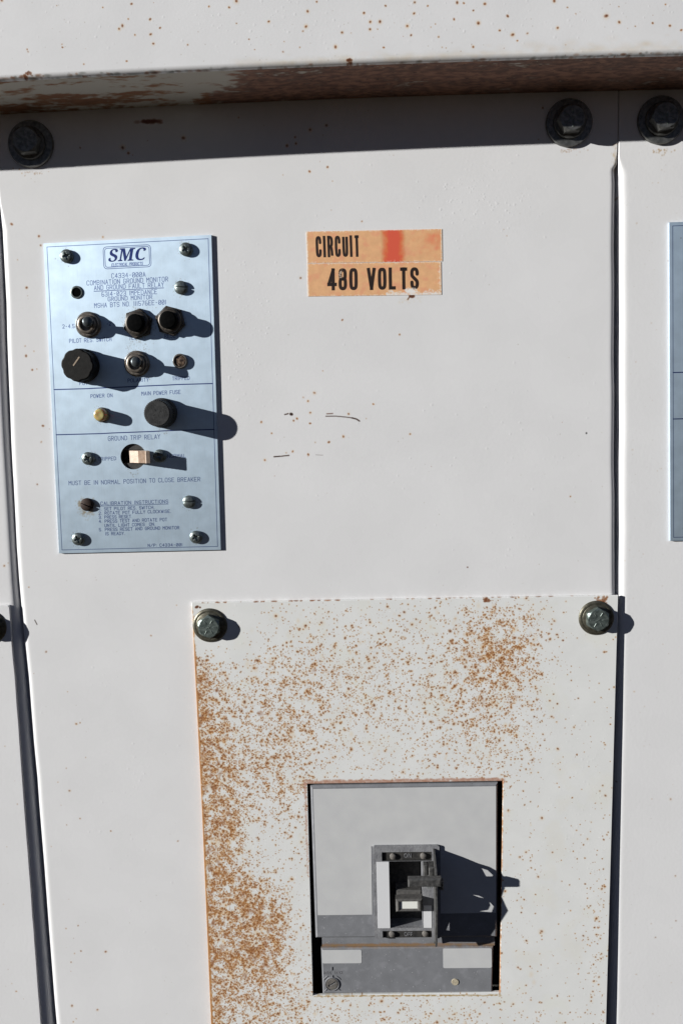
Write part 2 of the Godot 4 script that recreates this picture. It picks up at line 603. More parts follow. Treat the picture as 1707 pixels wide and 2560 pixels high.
func faceplate(c: Array, centre: Vector3, hole: Vector2, hr: float) -> SurfaceTool:
	# thin plate in two halves round the relay opening; textured over its own width and height
	var st := mb()
	var w2 := NP_W / 2
	var h2 := NP_H / 2
	var put := func(p: Vector2, z: float, n: Vector3):
		var q := plate_xy(p.x, p.y, c)
		st.set_normal(n)
		st.set_uv(Vector2(p.x / NP_W + 0.5, 0.5 - p.y / NP_H))
		st.add_vertex((Vector3(q.x, q.y, z) - centre) * MM)
	for sd in [-1.0, 1.0]:
		var pl := PackedVector2Array([Vector2(hole.x, h2), Vector2(sd * w2, h2), Vector2(sd * w2, -h2), Vector2(hole.x, -h2)])
		for k in 25:
			var a := -PI / 2 + PI * k / 24
			pl.append(hole + Vector2(cos(a) * hr * sd, sin(a) * hr))
		pl = ccw(pl)
		var ti := Geometry2D.triangulate_polygon(pl)
		for i in range(0, ti.size(), 3):
			var a := pl[ti[i]]
			var b := pl[ti[i + 1]]
			var d := pl[ti[i + 2]]
			if (b - a).cross(d - a) > 0:
				var x := b
				b = d; d = x
			for p in [a, b, d]: put.call(p, NP_T, Vector3(0, 0, 1))
		for i in pl.size():
			var a := pl[i]
			var b := pl[(i + 1) % pl.size()]
			if absf(a.x - hole.x) < 0.01 and absf(b.x - hole.x) < 0.01: continue
			var o := Vector3((b - a).y, -(b - a).x, 0).normalized()
			for e in [[a, NP_T], [b, NP_T], [b, 0.0], [a, NP_T], [b, 0.0], [a, 0.0]]: put.call(e[0], e[1], o)
	return st

func faceplate_print() -> Canvas:
	var cv := Canvas.new(-NP_W / 2, NP_H / 2, NP_W, NP_H, 9.0, Color(0.77, 0.84, 0.905))
	# brushed grain
	for i in 2600:
		var x := rng.randf_range(-NP_W / 2, NP_W / 2)
		var y := rng.randf_range(-NP_H / 2, NP_H / 2)
		var l := rng.randf_range(3, 14)
		var px := int((x + NP_W / 2) * 9.0)
		var py := int((NP_H / 2 - y) * 9.0)
		var c := Color(0.83, 0.86, 0.90) if rng.randf() < 0.5 else Color(0.66, 0.71, 0.77)
		var a := rng.randf_range(0.06, 0.22)
		for k in int(l * 9): cv.blend(px, py + k, c, a)
	cv.mottle(0.05, 0.01, 91)
	var ink := Color(0.13, 0.19, 0.42)
	var w2 := NP_W / 2 - 1.8
	var h2 := NP_H / 2 - 2.0
	for i in 4:
		var q := [Vector2(-w2, h2), Vector2(w2, h2), Vector2(w2, -h2), Vector2(-w2, -h2)]
		cv.stroke(PackedVector2Array([q[i], q[(i + 1) % 4]]), 0.28, ink, 0.85)
	for y in [6.9, -19.0]:
		cv.stroke(PackedVector2Array([Vector2(-w2, y), Vector2(w2, y)]), 0.55, ink, 0.95)
	# logo frame, two rounded lines
	for k in 2:
		var e := 0.85 * k
		var p := rect_pts(-13.8 + e, 72.9 + e, 13.0 - e, 84.9 - e, 1.8 - e * 0.6)
		p.append(p[0])
		cv.stroke(p, 0.28, ink, 0.9)
	var T := [["C4334-000A", -0.1, 68.9, 19.1, 2.5], ["COMBINATION GROUND MONITOR", -0.9, 65.7, 46.0, 2.4],
		["AND GROUND FAULT RELAY", -0.1, 62.8, 39.4, 2.4], ["6314-023 IMPEDANCE", 0.0, 59.1, 31.3, 2.4], ["GROUND MONITOR", 0.3, 56.3, 25.1, 2.2],
		["MSHA BTS NO. 111576EE-001", 0.2, 53.1, 40.7, 2.4], ["2-4.5", -35.5, 42.3, 6.8, 2.0], ["-2", -12.5, 42.6, 2.3, 1.8],
		["PILOT RES. SWITCH", -23.4, 34.1, 24.0, 2.1], ["RESET", 23.1, 34.3, 7.7, 2.1], ["TEST", 1.7, 34.3, 5.7, 2.1], ["POT", -28.4, 10.1, 4.6, 1.9],
		["POLARITY", 3.1, 10.4, 11.9, 1.9], ["TRIPPED", 27.6, 10.4, 9.7, 1.9], ["POWER ON", -18.4, 2.5, 12.5, 1.9], ["MAIN POWER FUSE", 15.9, 2.7, 22.3, 2.0],
		["GROUND TRIP RELAY", -0.6, -22.1, 30.0, 2.4], ["TRIPPED", -16.8, -33.6, 10.3, 1.9], ["NORMAL", 23.6, -33.5, 10.4, 1.9],
		["MUST BE IN NORMAL POSITION TO CLOSE BREAKER", -1.5, -47.2, 76.2, 2.3], ["CALIBRATION INSTRUCTIONS", -2.0, -59.6, 39.3, 1.9],
		["1. SET PILOT RES. SWITCH.", -6.4, -62.8, 31.9, 1.7], ["2. ROTATE POT FULLY CLOCKWISE.", -1.9, -65.3, 42.1, 1.7], ["3. PRESS RESET.", -13.3, -67.7, 19.4, 1.7],
		["4. PRESS TEST AND ROTATE POT", -3.2, -70.1, 39.7, 1.7], ["UNTIL LIGHT COMES  ON.", -5.1, -72.6, 29.4, 1.7], ["5. PRESS RESET AND GROUND MONITOR", 0.2, -75.0, 46.7, 1.7],
		["IS READY.", -13.9, -77.5, 11.4, 1.7], ["N/P: C4334-001", 15.0, -85.0, 20.0, 1.6]]
	for t in T:
		print_text(cv, t[0], t[1], t[2], t[3], t[4], 0.29, ink)
	print_text(cv, "ELECTRICAL PRODUCTS", -0.5, 74.9, 17.6, 1.5, 0.26, ink, 0.2)
	cv.stroke(PackedVector2Array([Vector2(-20.0, 60.95), Vector2(19.6, 60.95)]), 0.3, ink, 0.9)
	cv.stroke(PackedVector2Array([Vector2(-21.7, -61.1), Vector2(17.7, -61.1)]), 0.26, ink, 0.9)
	# rust bled from one screw, grime round the switches
	for i in 300:
		var a := rng.randf() * TAU
		var r := 3.0 + absf(rng.randfn(0, 1.3))
		cv.dot(-29.8 + cos(a) * r * 1.1, -60.6 + sin(a) * r * (1.3 if sin(a) < 0 else 0.8), rng.randf_range(0.3, 1.0), Color(0.52, 0.36, 0.16), 0.10, 0.9)
	for p in [[4.5, 41.8, 9.5, 170], [3.0, 27.5, 6.0, 110], [23, 42.6, 9.0, 60], [2.9, 19.7, 8.5, 90], [-34.3, 80.8, 4.6, 50], [33.1, 81.2, 4.6, 50], [-18.3, -8.5, 4.8, 60], [16.4, -18.4, 3.0, 40], [-1.5, -41.0, 3.0, 40], [-35.4, -80.1, 4.4, 40], [33.4, -80.6, 4.4, 30], [-27.4, -33.2, 4.4, 50], [29.5, 60.6, 4.6, 40], [30, -60, 4.6, 40]]:
		for i in int(p[3]):
			var a := rng.randf() * TAU
			var r: float = p[2] * (0.7 + absf(rng.randfn(0, 0.28)))
			cv.dot(p[0] + cos(a) * r, p[1] + sin(a) * r, rng.randf_range(0.1, 0.55), Color(0.52, 0.47, 0.40) if rng.randf() < 0.6 else Color(0.38, 0.32, 0.26), rng.randf_range(0.08, 0.3), 0.8)
	for i in 160:
		cv.dot(rng.randf_range(-47, 47), rng.randf_range(-88, 88), rng.randf_range(0.08, 0.25), Color(0.85, 0.86, 0.88), 0.5, 0.8)
	return cv

func toggle_switch(parent: Node, at: Vector3, lean: Vector2, zt: float, label: String):
	org = Vector3.ZERO
	var st := mb()
	lathe(st, [Vector2(7.3, 0), Vector2(7.3, 0.9), Vector2(6.9, 1.3), Vector2(6.2, 1.3)], 48)
	lathe(st, [Vector2(6.6, 1.3), Vector2(6.6, 2.6), Vector2(6.2, 3.1), Vector2(5.0, 3.1)], 48)
	var base := obj("toggle_switch", st, M.nickel, parent, at)
	base.set_meta("label", label)
	var b := mb()
	lathe(b, [Vector2(5.2, 3.0), Vector2(5.2, 4.4), Vector2(4.8, 4.8), Vector2(3.9, 4.8), Vector2(3.5, 4.2), Vector2(3.3, 2.4), Vector2(0, 2.4)], 40)
	obj("bushing", b, M.nickel, base)
	var l := mb()
	var z0 := 2.6
	var rows := [[0.0, 1.5], [0.25, 1.7], [0.5, 2.1], [0.72, 2.6], [0.86, 2.85], [0.94, 2.7], [0.985, 2.0], [1.0, 0.0]]
	var ax := Vector3(lean.x, lean.y, zt - z0)
	var pr := []
	for r in rows: pr.append(Vector2(r[1], r[0] * ax.length()))
	lathe(l, pr, 28)
	var lv := obj("lever", l, M.lever, base, Vector3(0, 0, z0))
	var zdir := ax.normalized()
	var xdir := Vector3.UP.cross(zdir).normalized()
	lv.basis = Basis(xdir, zdir.cross(xdir), zdir)

func push_button(parent: Node, at: Vector3, turn: float, label: String):
	org = Vector3.ZERO
	var st := mb()
	prism(st, ngon(0, 0, 8.6, 6, turn), 0, 2.6, 0.5)
	var base := obj("push_button", st, M.nickel_dark, parent, at)
	base.set_meta("label", label)
	var b := mb()
	lathe(b, [Vector2(6.9, 2.6), Vector2(6.9, 3.6), Vector2(6.4, 4.4), Vector2(5.5, 5.0), Vector2(5.4, 5.0), Vector2(0, 5.0)], 40)
	obj("bushing", b, M.nickel_dark, base)
	var c := mb()
	lathe(c, [Vector2(4.9, 5.0), Vector2(4.9, 7.9), Vector2(4.6, 8.4), Vector2(4.0, 8.6), Vector2(0, 8.5)], 40)
	obj("button_cap", c, M.black_plastic, base)

func _ready():
	# ---------------------------------------------------------------- camera, sky, sun, exposure
	var cam := Camera3D.new()
	cam.name = "camera"
	cam.fov = 60.0
	cam.near = 0.02
	cam.far = 100.0
	add_child(cam)
	cam.position = Vector3(0, 0, 0.509)
	cam.rotation_degrees = Vector3(-7.163, 1.724, -1.504)
	cam.current = true
	var env := Environment.new()
	env.background_mode = Environment.BG_SKY
	var sm := ProceduralSkyMaterial.new()
	sm.sky_top_color = Color(0.28, 0.40, 0.60)
	sm.sky_horizon_color = Color(0.63, 0.69, 0.76)
	sm.sky_curve = 0.12
	sm.ground_horizon_color = Color(0.50, 0.46, 0.40)
	sm.ground_bottom_color = Color(0.36, 0.32, 0.27)
	sm.sun_angle_max = 1.0
	var sky := Sky.new()
	sky.sky_material = sm
	env.sky = sky
	env.background_energy_multiplier = 0.19
	env.tonemap_mode = Environment.TONE_MAPPER_LINEAR
	env.tonemap_exposure = 1.71
	env.sdfgi_enabled = true
	env.ssao_enabled = true
	env.ssil_enabled = true
	var we := WorldEnvironment.new()
	we.name = "environment"
	we.environment = env
	add_child(we)
	var sun := DirectionalLight3D.new()
	sun.name = "sun"
	sun.light_energy = 1.4
	sun.light_color = Color(1.0, 0.997, 0.98)
	sun.light_angular_distance = 0.5
	sun.shadow_enabled = true
	add_child(sun)
	sun.look_at_from_position(Vector3.ZERO, Vector3(2.3, -0.615, -1.0))
	rng.seed = 4711

	# ---------------------------------------------------------------- shared materials
	M.f_serif_bold = SystemFont.new()
	M.f_serif_bold.font_names = PackedStringArray(["Droid Serif"]); M.f_serif_bold.font_weight = 700
	M.f_sans_bold = SystemFont.new()
	M.f_sans_bold.font_names = PackedStringArray(["Droid Sans"]); M.f_sans_bold.font_weight = 700
	M.f_sans = SystemFont.new()
	M.f_sans.font_names = PackedStringArray(["Droid Sans"])
	M.zinc = worn(Color(0.33, 0.33, 0.325), Color(0.54, 0.54, 0.53), 0.75, 0.42, 11, 60, 0.25)
	M.zinc_dark = worn(Color(0.28, 0.28, 0.275), Color(0.46, 0.46, 0.45), 0.7, 0.5, 12, 60, 0.25)
	M.zinc_warm = worn(Color(0.27, 0.26, 0.225), Color(0.50, 0.485, 0.43), 0.75, 0.42, 13, 70, 0.25)
	M.zinc_green = worn(Color(0.34, 0.38, 0.37), Color(0.57, 0.61, 0.59), 0.75, 0.40, 14, 70, 0.25)
	M.zinc_bright = worn(Color(0.33, 0.36, 0.35), Color(0.50, 0.53, 0.51), 0.7, 0.5, 15, 70)
	M.screw = worn(Color(0.36, 0.39, 0.39), Color(0.60, 0.63, 0.62), 0.8, 0.36, 16, 90, 0.15)
	M.screw_rust = worn(Color(0.12, 0.08, 0.06), Color(0.24, 0.15, 0.11), 0.3, 0.7, 17, 120, 0.5)
	M.nickel = worn(Color(0.40, 0.37, 0.34), Color(0.60, 0.56, 0.52), 0.75, 0.36, 18, 80, 0.2)
	M.nickel_dark = worn(Color(0.20, 0.18, 0.165), Color(0.42, 0.39, 0.36), 0.6, 0.42, 19, 80, 0.25)
	M.lever = worn(Color(0.30, 0.32, 0.33), Color(0.42, 0.44, 0.45), 0.7, 0.42, 20, 60)
	M.black_plastic = worn(Color(0.025, 0.025, 0.027), Color(0.06, 0.06, 0.06), 0.0, 0.5, 21, 80, 0.15)
	M.knob = worn(Color(0.075, 0.07, 0.067), Color(0.13, 0.125, 0.12), 0.0, 0.6, 22, 60, 0.25)
	M.fuse = worn(Color(0.15, 0.15, 0.155), Color(0.23, 0.23, 0.23), 0.0, 0.6, 23, 60, 0.25)
	M.relay = worn(Color(0.17, 0.16, 0.155), Color(0.26, 0.25, 0.24), 0.0, 0.55, 30, 60, 0.2)
	M.black_plastic.metallic_specular = 0.12
	M.knob.metallic_specular = 0.3
	M.fuse.metallic_specular = 0.35
	M.grey_plastic = worn(Color(0.42, 0.42, 0.435), Color(0.54, 0.54, 0.55), 0.0, 0.5, 24, 30, 0.2)
	M.grey_dirty = worn(Color(0.30, 0.29, 0.28), Color(0.45, 0.43, 0.41), 0.0, 0.6, 25, 50, 0.3)
	M.dark_plastic = worn(Color(0.13, 0.13, 0.13), Color(0.26, 0.25, 0.24), 0.0, 0.55, 26, 50, 0.3)
	M.handle = worn(Color(0.24, 0.235, 0.23), Color(0.37, 0.36, 0.35), 0.0, 0.6, 29, 70, 0.3)
	M.hasp = worn(Color(0.17, 0.17, 0.172), Color(0.36, 0.355, 0.35), 0.1, 0.5, 27, 60, 0.4)
	M.sticker = worn(Color(0.715, 0.715, 0.72), Color(0.745, 0.745, 0.745), 0.0, 0.45, 28, 12)
	M.strip = mat(Color(0.80, 0.80, 0.81), 0.0, 0.4)
	M.white = mat(Color(0.86, 0.86, 0.84), 0.0, 0.45)
	M.frame = mat(Color(0.55, 0.54, 0.52), 0.0, 0.6)

	# ---------------------------------------------------------------- painted sheets
	var cv := Canvas.new(-212, 170, 360, 600, 3.0, PAINT)
	cv.mottle(0.018, 0.006, 1)
	for i in 900:                       # specks all over, thicker along the hinge edge
		var x := rng.randf_range(-206, 140)
		var y := rng.randf_range(-390, 160)
		var k := 0.045
		k += 0.75 * exp(-pow((x + 190) / 16.0, 2))
		k += 0.35 * exp(-pow((x + 35) / 30.0, 2) - pow((y + 15) / 22.0, 2))
		k += 0.25 * exp(-pow((y - 145) / 22.0, 2)) * (1.0 if x < 40 else 0.2)
		if x > 20: k *= 0.5
		if rng.randf() < k:
			rust_spot(cv, x, y, rsize(0.15, 0.14, 0.65), rng.randf_range(0.35, 0.9))
	for i in 350:                      # pin-head dust and dirt
		cv.dot(rng.randf_range(-206, 140), rng.randf_range(-390, 160), rng.randf_range(0.1, 0.25), Color(0.55, 0.50, 0.42) if rng.randf() < 0.6 else Color(0.9, 0.9, 0.9), rng.randf_range(0.15, 0.6), 0.9)
	for p in [[-31.6, -6.4, 0.6], [-31.9, -12.5, 0.6], [-21.5, -23.5, 0.75], [-13.1, -20.5, 0.65], [-33.5, -30.3, 0.7], [-42.4, -28.3, 0.55], [-9.8, -7.7, 0.65], [-41.3, -10.7, 0.55], [-39.3, -9.6, 0.6], [-58.6, -32.9, 0.55], [-59.8, -11, 0.55], [-54.1, -17.6, 0.45], [4.4, -2.5, 0.5], [-32.7, 0.2, 0.5],
		[-196, 103, 0.8], [-181, 96, 0.7], [-190, 68, 0.8], [-193, 30, 0.7], [-190, 22, 0.6], [-186, -10, 0.7], [116, -58, 0.4], [-12, 45, 0.5], [20, 36, 0.5], [25, -20, 0.45], [-28, 126, 0.6], [-18, 128, 0.7]]:
		rust_spot(cv, p[0], p[1], p[2] * 0.8)
	var chip := Color(0.16, 0.09, 0.06)
	cv.stroke(PackedVector2Array([Vector2(-22.8, -8.7), Vector2(-16.7, -8.8), Vector2(-11, -9.5), Vector2(-7.3, -10.1)]), 0.42, chip, 0.9)
	cv.stroke(PackedVector2Array([Vector2(-8.0, -10.0), Vector2(-5.4, -10.7), Vector2(-3.7, -11.9)]), 0.65, chip, 0.95)
	cv.stroke(PackedVector2Array([Vector2(-22.2, -7.3), Vector2(-18.8, -7.2)]), 0.5, Color(0.30, 0.17, 0.12), 0.8)
	cv.stroke(PackedVector2Array([Vector2(-46.2, -7.1), Vector2(-44.3, -6.7)]), 0.6, chip, 0.9)
	cv.dot(-42.5, -7.0, 0.8, chip, 0.95, 0.4, 1.3, 0.3)
	cv.stroke(PackedVector2Array([Vector2(-53.2, -31.1), Vector2(-49.8, -30.9)]), 0.62, chip, 0.95)
	cv.stroke(PackedVector2Array([Vector2(-49.2, -30.9), Vector2(-44.6, -30.5)]), 0.55, chip, 0.9)
	cv.stroke(PackedVector2Array([Vector2(-29.2, -30.6), Vector2(-25.2, -30.8)]), 0.2, chip, 0.5)
	cv.dot(124.8, -22.0, 0.45, Color(0.05, 0.04, 0.04), 0.95, 0.4)
	cv.dot(57, -98, 0.4, RUST_DARK, 0.9, 0.4)
	cv.stroke(PackedVector2Array([Vector2(-198.8, -124.5), Vector2(-197.6, -127.2)]), 0.5, Color(0.2, 0.17, 0.15), 0.9)
	cv.dot(27.2, 57.0, 1.1, RUST_DARK, 0.95, 0.4, 1.6, 0.1)       # paint broken away under the label
	cv.stroke(PackedVector2Array([Vector2(26.0, 56.8), Vector2(24.9, 55.2)]), 0.6, RUST_DARK, 0.9)
	for i in 30: cv.dot(rng.randf_range(20, 33), rng.randf_range(53, 57), rng.randf_range(0.3, 0.9), RUST_HALO, 0.06, 0.9)
	for i in 90:                        # brown weeping at the corner of the seam
		cv.dot(139.5 + rng.randfn(0, 1.0), rng.randf_range(120, 135), rng.randf_range(0.2, 0.8), Color(0.70, 0.58, 0.40), 0.13, 0.9)
	for p in [[-181, 131], [114, 133.2]]:
		for i in 26: cv.dot(p[0] + rng.randfn(0, 4), p[1] - absf(rng.randfn(0, 1.5)), rng.randf_range(0.15, 0.45), Color(0.62, 0.50, 0.40), 0.4, 0.8)
	for i in 60: cv.dot(-114.5 + rng.randfn(0, 3.0), 155.3 + rng.randfn(0, 0.4), rng.randf_range(0.4, 1.0), Color(0.40, 0.20, 0.13), 0.35, 0.7, 2.0, 0.0)
	for p in [[-131, 142, 0.8], [-128, 139, 0.7], [-97, 146, 0.9], [-27, 148, 0.6], [-40, 140, 0.7], [-18, 150, 0.6], [-35, 141, 0.5]]: rust_spot(cv, p[0], p[1], p[2])
	M.panel = sheet_mat(cv, 0.42, 0.11, 31, 0.0, blister_field([[-70, 35, 10, 22, 120], [60, 108, 22, 10, 110], [20, -60, 50, 40, 60], [-150, -220, 30, 90, 120], [20, 20, 80, 70, 120], [100, -40, 20, 50, 40]]))
	var cs := Canvas.new(0, 170, 130, 600, 2.5, PAINT)
	cs.mottle(0.015, 0.006, 2)
	for i in 260:
		var x := rng.randf_range(0, 130)
		rust_spot(cs, x, rng.randf_range(-400, 165), rsize(0.12, 0.12, 0.6), rng.randf_range(0.3, 0.9) * (1.0 if x > 100 else 0.35))
	for i in 500:
		cs.dot(rng.randf_range(0, 130), rng.randf_range(-400, 165), rng.randf_range(0.1, 0.25), Color(0.6, 0.56, 0.5), rng.randf_range(0.1, 0.4), 0.9)
	for i in 24: cs.dot(26 + rng.randfn(0, 4), 131.5 - absf(rng.randfn(0, 1.5)), rng.randf_range(0.15, 0.5), Color(0.62, 0.50, 0.36), 0.5, 0.8)
	M.side_panel = sheet_mat(cs, 0.42, 0.03, 32)

	# cabinet frame behind the panels
	org = Vector3(-30, -430, 0)
	var cab := thing("electrical_cabinet", "white painted steel cabinet with bolted panels under a rusty overhang", "cabinet", org)
	var st := mb()
	box(st, Vector3(-460, -700, -60), Vector3(440, 320, -45))
	var frame := obj("frame", st, M.frame, cab)
	for x in [-208.0, 141.0]:
		st = mb()
		box(st, Vector3(x - 16, -700, -45), Vector3(x + 16, 200, -24))
		obj("upright", st, M.frame, frame)
	st = mb()
	box(st, Vector3(-460, 166, -44.9), Vector3(440, 190, -24.1))
	obj("rail", st, M.frame, frame)

	# middle panel
	sheet(cv)
	st = mb()
	var ys := []
	for i in 12: ys.append(175.0 - i * 3.2)
	for y in [137, 134, 132, 130, 128.5, 127, 126, 125, 124, 123, 122, 121, 120, 118, 114]: ys.append(float(y))
	for i in 17: ys.append(100.0 - i * 20.0)
	ys.append_array([-20.5, -37.5, -222.0, -240.0, -280.0, -320.0, -370.0, -390.0, -430.0, -650.0])
	ys.sort(); ys.reverse()
	var le := [[175, -201.6], [113.8, -202.0], [80, -202.7], [-15, -206.0], [-60, -207.0], [-102, -207.5], [-158, -206.2], [-239, -205.1], [-385, -204.1], [-430, -204.0]]
	var re := [[119, 139.2], [49, 140.0], [-24, 140.9], [-116, 142.4], [-200, 141.5], [-430, 139.5]]
	pan(st, ys, func(y): return Vector2(curve_at(le, y) + uneven(y, 1.0), 0.7 + 4.6 * smoothstep(116.0, 107.0, y)),
		func(y): return Vector2(lerpf(curve_at(re, y) + uneven(y, 2.2), 140.45, smoothstep(121.5, 125.0, y)), lerpf(4.2, 0.6, smoothstep(120.0, 132.0, y))), 22, [Rect2(-44, -370, 124, 148), Rect2(-143.0, -37.5, 17.0, 17.0)])
	obj("panel", st, M.panel, cab).set_meta("label", "middle panel carrying the orange labels and silver control plate")

	# neighbouring panels
	uvr = Rect2(138, 170, 130, 600)
	st = mb()
	var rl := [[119, 141.2], [49, 142.4], [-24, 143.3], [-116, 144.1], [-200, 144.2], [-270, 143.8], [-430, 143.0]]
	pan(st, ys, func(y): return Vector2(lerpf(curve_at(rl, y) + uneven(y, 4.0), 141.0, smoothstep(121.0, 124.0, y)), lerpf(6.5, 0.6, smoothstep(117.0, 130.0, y))),
		func(_y): return Vector2(430, 4), 22)
	obj("panel", st, M.side_panel, cab).set_meta("label", "panel with a bright rolled edge holding the dull grey plate")
	uvr = Rect2(-338.5, 170, 130, 600)
	st = mb()
	var lr := [[175, -203.2], [80, -204.4], [-15, -207.4], [-102, -208.6], [-158, -208.0], [-239, -207.4], [-430, -206.4]]
	pan(st, ys, func(_y): return Vector2(-460, 4), func(y): return Vector2(curve_at(lr, y), 5.5 - 4.8 * smoothstep(107.0, 116.0, y)), 22)
	obj("panel", st, M.side_panel, cab).set_meta("label", "panel edge beyond the dark slot")

	build_overhang(cab)
	build_cover_plates()
	build_labels()
	build_control_plates()
	build_breaker()
	build_hasp()
	var wide := "wide-washer hex bolts under the overhang"
	hex_bolt(Vector3(-181.8, 145.4, 0), 0.12, true, "hex bolt on a wide washer under the rusty overhang, above the silver control plate", wide)
	hex_bolt(Vector3(113.8, 146.6, 0), 0.02, true, "shaded hex bolt on a wide washer at the corner of the labelled middle panel", wide)
	hex_bolt(Vector3(163.2, 146.3, 0), 0.16, true, "shaded hex bolt on a wide washer just across the thin seam from the labelled panel", wide)
	var small := "sunlit hex bolts of the cover plates"
	hex_bolt(Vector3(-94.2, -129.1, 2.0), 0.55, false, "sunlit hex bolt in the cover plate corner above the rusty edge", small)
	hex_bolt(Vector3(130.8, -129.0, 2.0), 0.52, false, "sunlit hex bolt in the cover plate corner beside the brown paint chip", small)
	hex_bolt(Vector3(-225.2, -127.5, 2.0), 0.4, false, "hex bolt on the neighbouring cover plate across the dark slot", small)

func build_overhang(cab: Node3D):
	var cv := Canvas.new(-200, 262, 400, 104, 4.0, PAINT)
	cv.mottle(0.018, 0.006, 5)
	for p in [[-110.4, 196.1, 0.8], [-115.5, 186.2, 0.9], [-117.2, 184.8, 0.7], [-101.6, 188.7, 0.8], [-96.9, 184.5, 0.7], [-101.7, 181.7, 0.8], [-114.3, 169.6, 0.6], [-62.4, 192.7, 0.7], [-58.7, 195.5, 1.1], [-24, 189.5, 0.9], [-25, 182.5, 0.9], [-19.4, 193.7, 0.7], [-59.1, 185.2, 0.4], [-10.8, 172.5, 1.0], [-43.2, 185.5, 0.7], [-83.6, 176.1, 0.5], [-145.9, 177.2, 0.5], [-163.6, 176.9, 0.5], [-124.7, 195, 0.4], [-112.4, 189.2, 0.5], [-72.3, 193.5, 0.5], [-109.5, 181.7, 0.5], [-100.6, 177.3, 0.7],
		[11.2, 183.4, 1.1], [6.3, 180.1, 0.9], [6.5, 183.5, 0.8], [24.5, 180.9, 0.9], [27.9, 186.6, 0.7], [3.5, 187.7, 0.9], [62.3, 189.7, 1.0], [59.1, 181, 1.3], [56.7, 186.9, 0.6], [47.3, 183.2, 0.7], [73.3, 183.7, 0.9], [75.7, 175, 1.1], [69.4, 177.2, 0.7], [97.5, 177.4, 0.8], [95.8, 189.8, 1.2], [120.9, 182, 1.3], [127.2, 178.9, 0.9], [143.3, 177.9, 0.7], [151.6, 176.4, 0.8], [56.5, 170.1, 0.8], [34.6, 189.8, 0.6], [48.9, 190.8, 1.0], [14.1, 190.6, 0.6], [26.3, 176.6, 0.7], [12.8, 171.4, 0.6], [39.7, 175.3, 0.5], [149.3, 186.2, 0.5], [157.1, 174.2, 0.7], [78, 172.2, 0.5], [52.1, 190.4, 0.6]]:
		rust_spot(cv, p[0], p[1], p[2] * 0.66)
	for i in 420:
		var x := rng.randf_range(-200, 200)
		if rng.randf() < 0.25 + 0.5 * smoothstep(-60.0, 60.0, x):
			rust_spot(cv, x, rng.randf_range(168, 260), rsize(0.12, 0.16, 0.7), rng.randf_range(0.4, 1.0))
	for i in 500:
		cv.dot(rng.randf_range(-200, 200), rng.randf_range(164, 260), rng.randf_range(0.1, 0.3), Color(0.9, 0.9, 0.88) if rng.randf() < 0.5 else Color(0.6, 0.56, 0.5), 0.4, 0.9)
	for i in 260:                       # tan weeping close above the fold
		var x := rng.randf_range(-60, 180)
		cv.dot(x, 165.5 + absf(rng.randfn(0, 1.5)) * (1.6 if x > 60 else 0.8), rng.randf_range(0.8, 2.5), Color(0.74, 0.62, 0.45), 0.05, 1.0, 2.0, 0.0)
	# bare steel and rust along the fold itself
	for i in 420:
		var x := rng.randf_range(-200, 200)
		cv.dot(x, 163.8 + rng.randfn(0, 0.55), rng.randf_range(0.15, 0.7), Color(0.45, 0.46, 0.44) if rng.randf() < 0.6 else RUST_DARK.lerp(RUST, rng.randf()), rng.randf_range(0.15, 0.6), 0.8, rng.randf_range(1, 4), 0.0)
	for p in [[-165.0, 164.8, 1.6], [-4.0, 165.6, 1.2]]:
		for i in 14: cv.dot(p[0] + rng.randfn(0, 0.8), p[1] + rng.randf_range(-1.6, 1.4), rng.randf_range(0.3, p[2] * 0.6), RUST_DARK.lerp(RUST, rng.randf() * 0.7), 0.75, 0.6)
	var m := sheet_mat(cv, 0.42, 0.12, 33, 0.0, blister_field([[0, 185, 110, 12, 260]]))
	# the rusted underside
	var cu := Canvas.new(-200, 52, 400, 60, 4.0, Color(0.74, 0.72, 0.68))
	var n := FastNoiseLite.new()
	n.seed = 8; n.frequency = 0.012; n.fractal_octaves = 6
	var n2 := FastNoiseLite.new()
	n2.seed = 9; n2.frequency = 0.05; n2.fractal_octaves = 5
	for iy in cu.h:
		var z := cu.y1 - iy / cu.s
		for ix in cu.w:
			var x := cu.x0 + ix / cu.s
			var f := n.get_noise_2d(ix * 0.45, iy * 1.6)
			var g := n2.get_noise_2d(ix * 0.6, iy * 1.2)
			var cov := -0.55 + 1.25 * smoothstep(-95.0, -45.0, x + (z - 24.0) * -0.9)
			if x < -90: cov = -0.30 + 0.55 * smoothstep(30.0, 14.0, z) * smoothstep(-98.0, -135.0, x) + 0.35 * smoothstep(40.0, 46.0, z) * smoothstep(-90.0, -140.0, x)
			var k := smoothstep(-0.28, 0.36, f + cov + g * 0.55) * 0.95
			if k > 0.0:
				var c := Color(0.36, 0.245, 0.195).lerp(Color(0.56, 0.40, 0.325), clampf(0.45 + g * 1.1 + f * 0.7, 0, 1))
				if x < -80: c = c.lerp(Color(0.50, 0.30, 0.14), 0.5)
				cu.blend(ix, iy, c, k)
	for i in 350: cu.dot(rng.randf_range(-60, 200), rng.randf_range(-4, 48), rng.randf_range(0.15, 0.6), Color(0.18, 0.12, 0.09), rng.randf_range(0.3, 0.8), 0.6, rng.randf_range(1, 2.5), 0.0)
	for i in 50: cu.dot(rng.randf_range(-40, 90), rng.randf_range(40, 48), rng.randf_range(0.15, 0.5), Color(0.70, 0.68, 0.62), 0.7, 0.5)
	var mu := sheet_mat(cu, 0.7, 0.08, 34)
	sheet(cv)
	uv_mode = 0
	var face := mb()
	var under := mb()
	var xs := []
	for i in 45: xs.append(-450.0 + i * 20.0)
	var wob := FastNoiseLite.new()
	wob.seed = 3; wob.frequency = 0.02
	var dip := func(x: float) -> float: return 165.6 - 1.6 * pow(clampf((x + 4.0) / 180.0, -1.6, 1.6), 2)
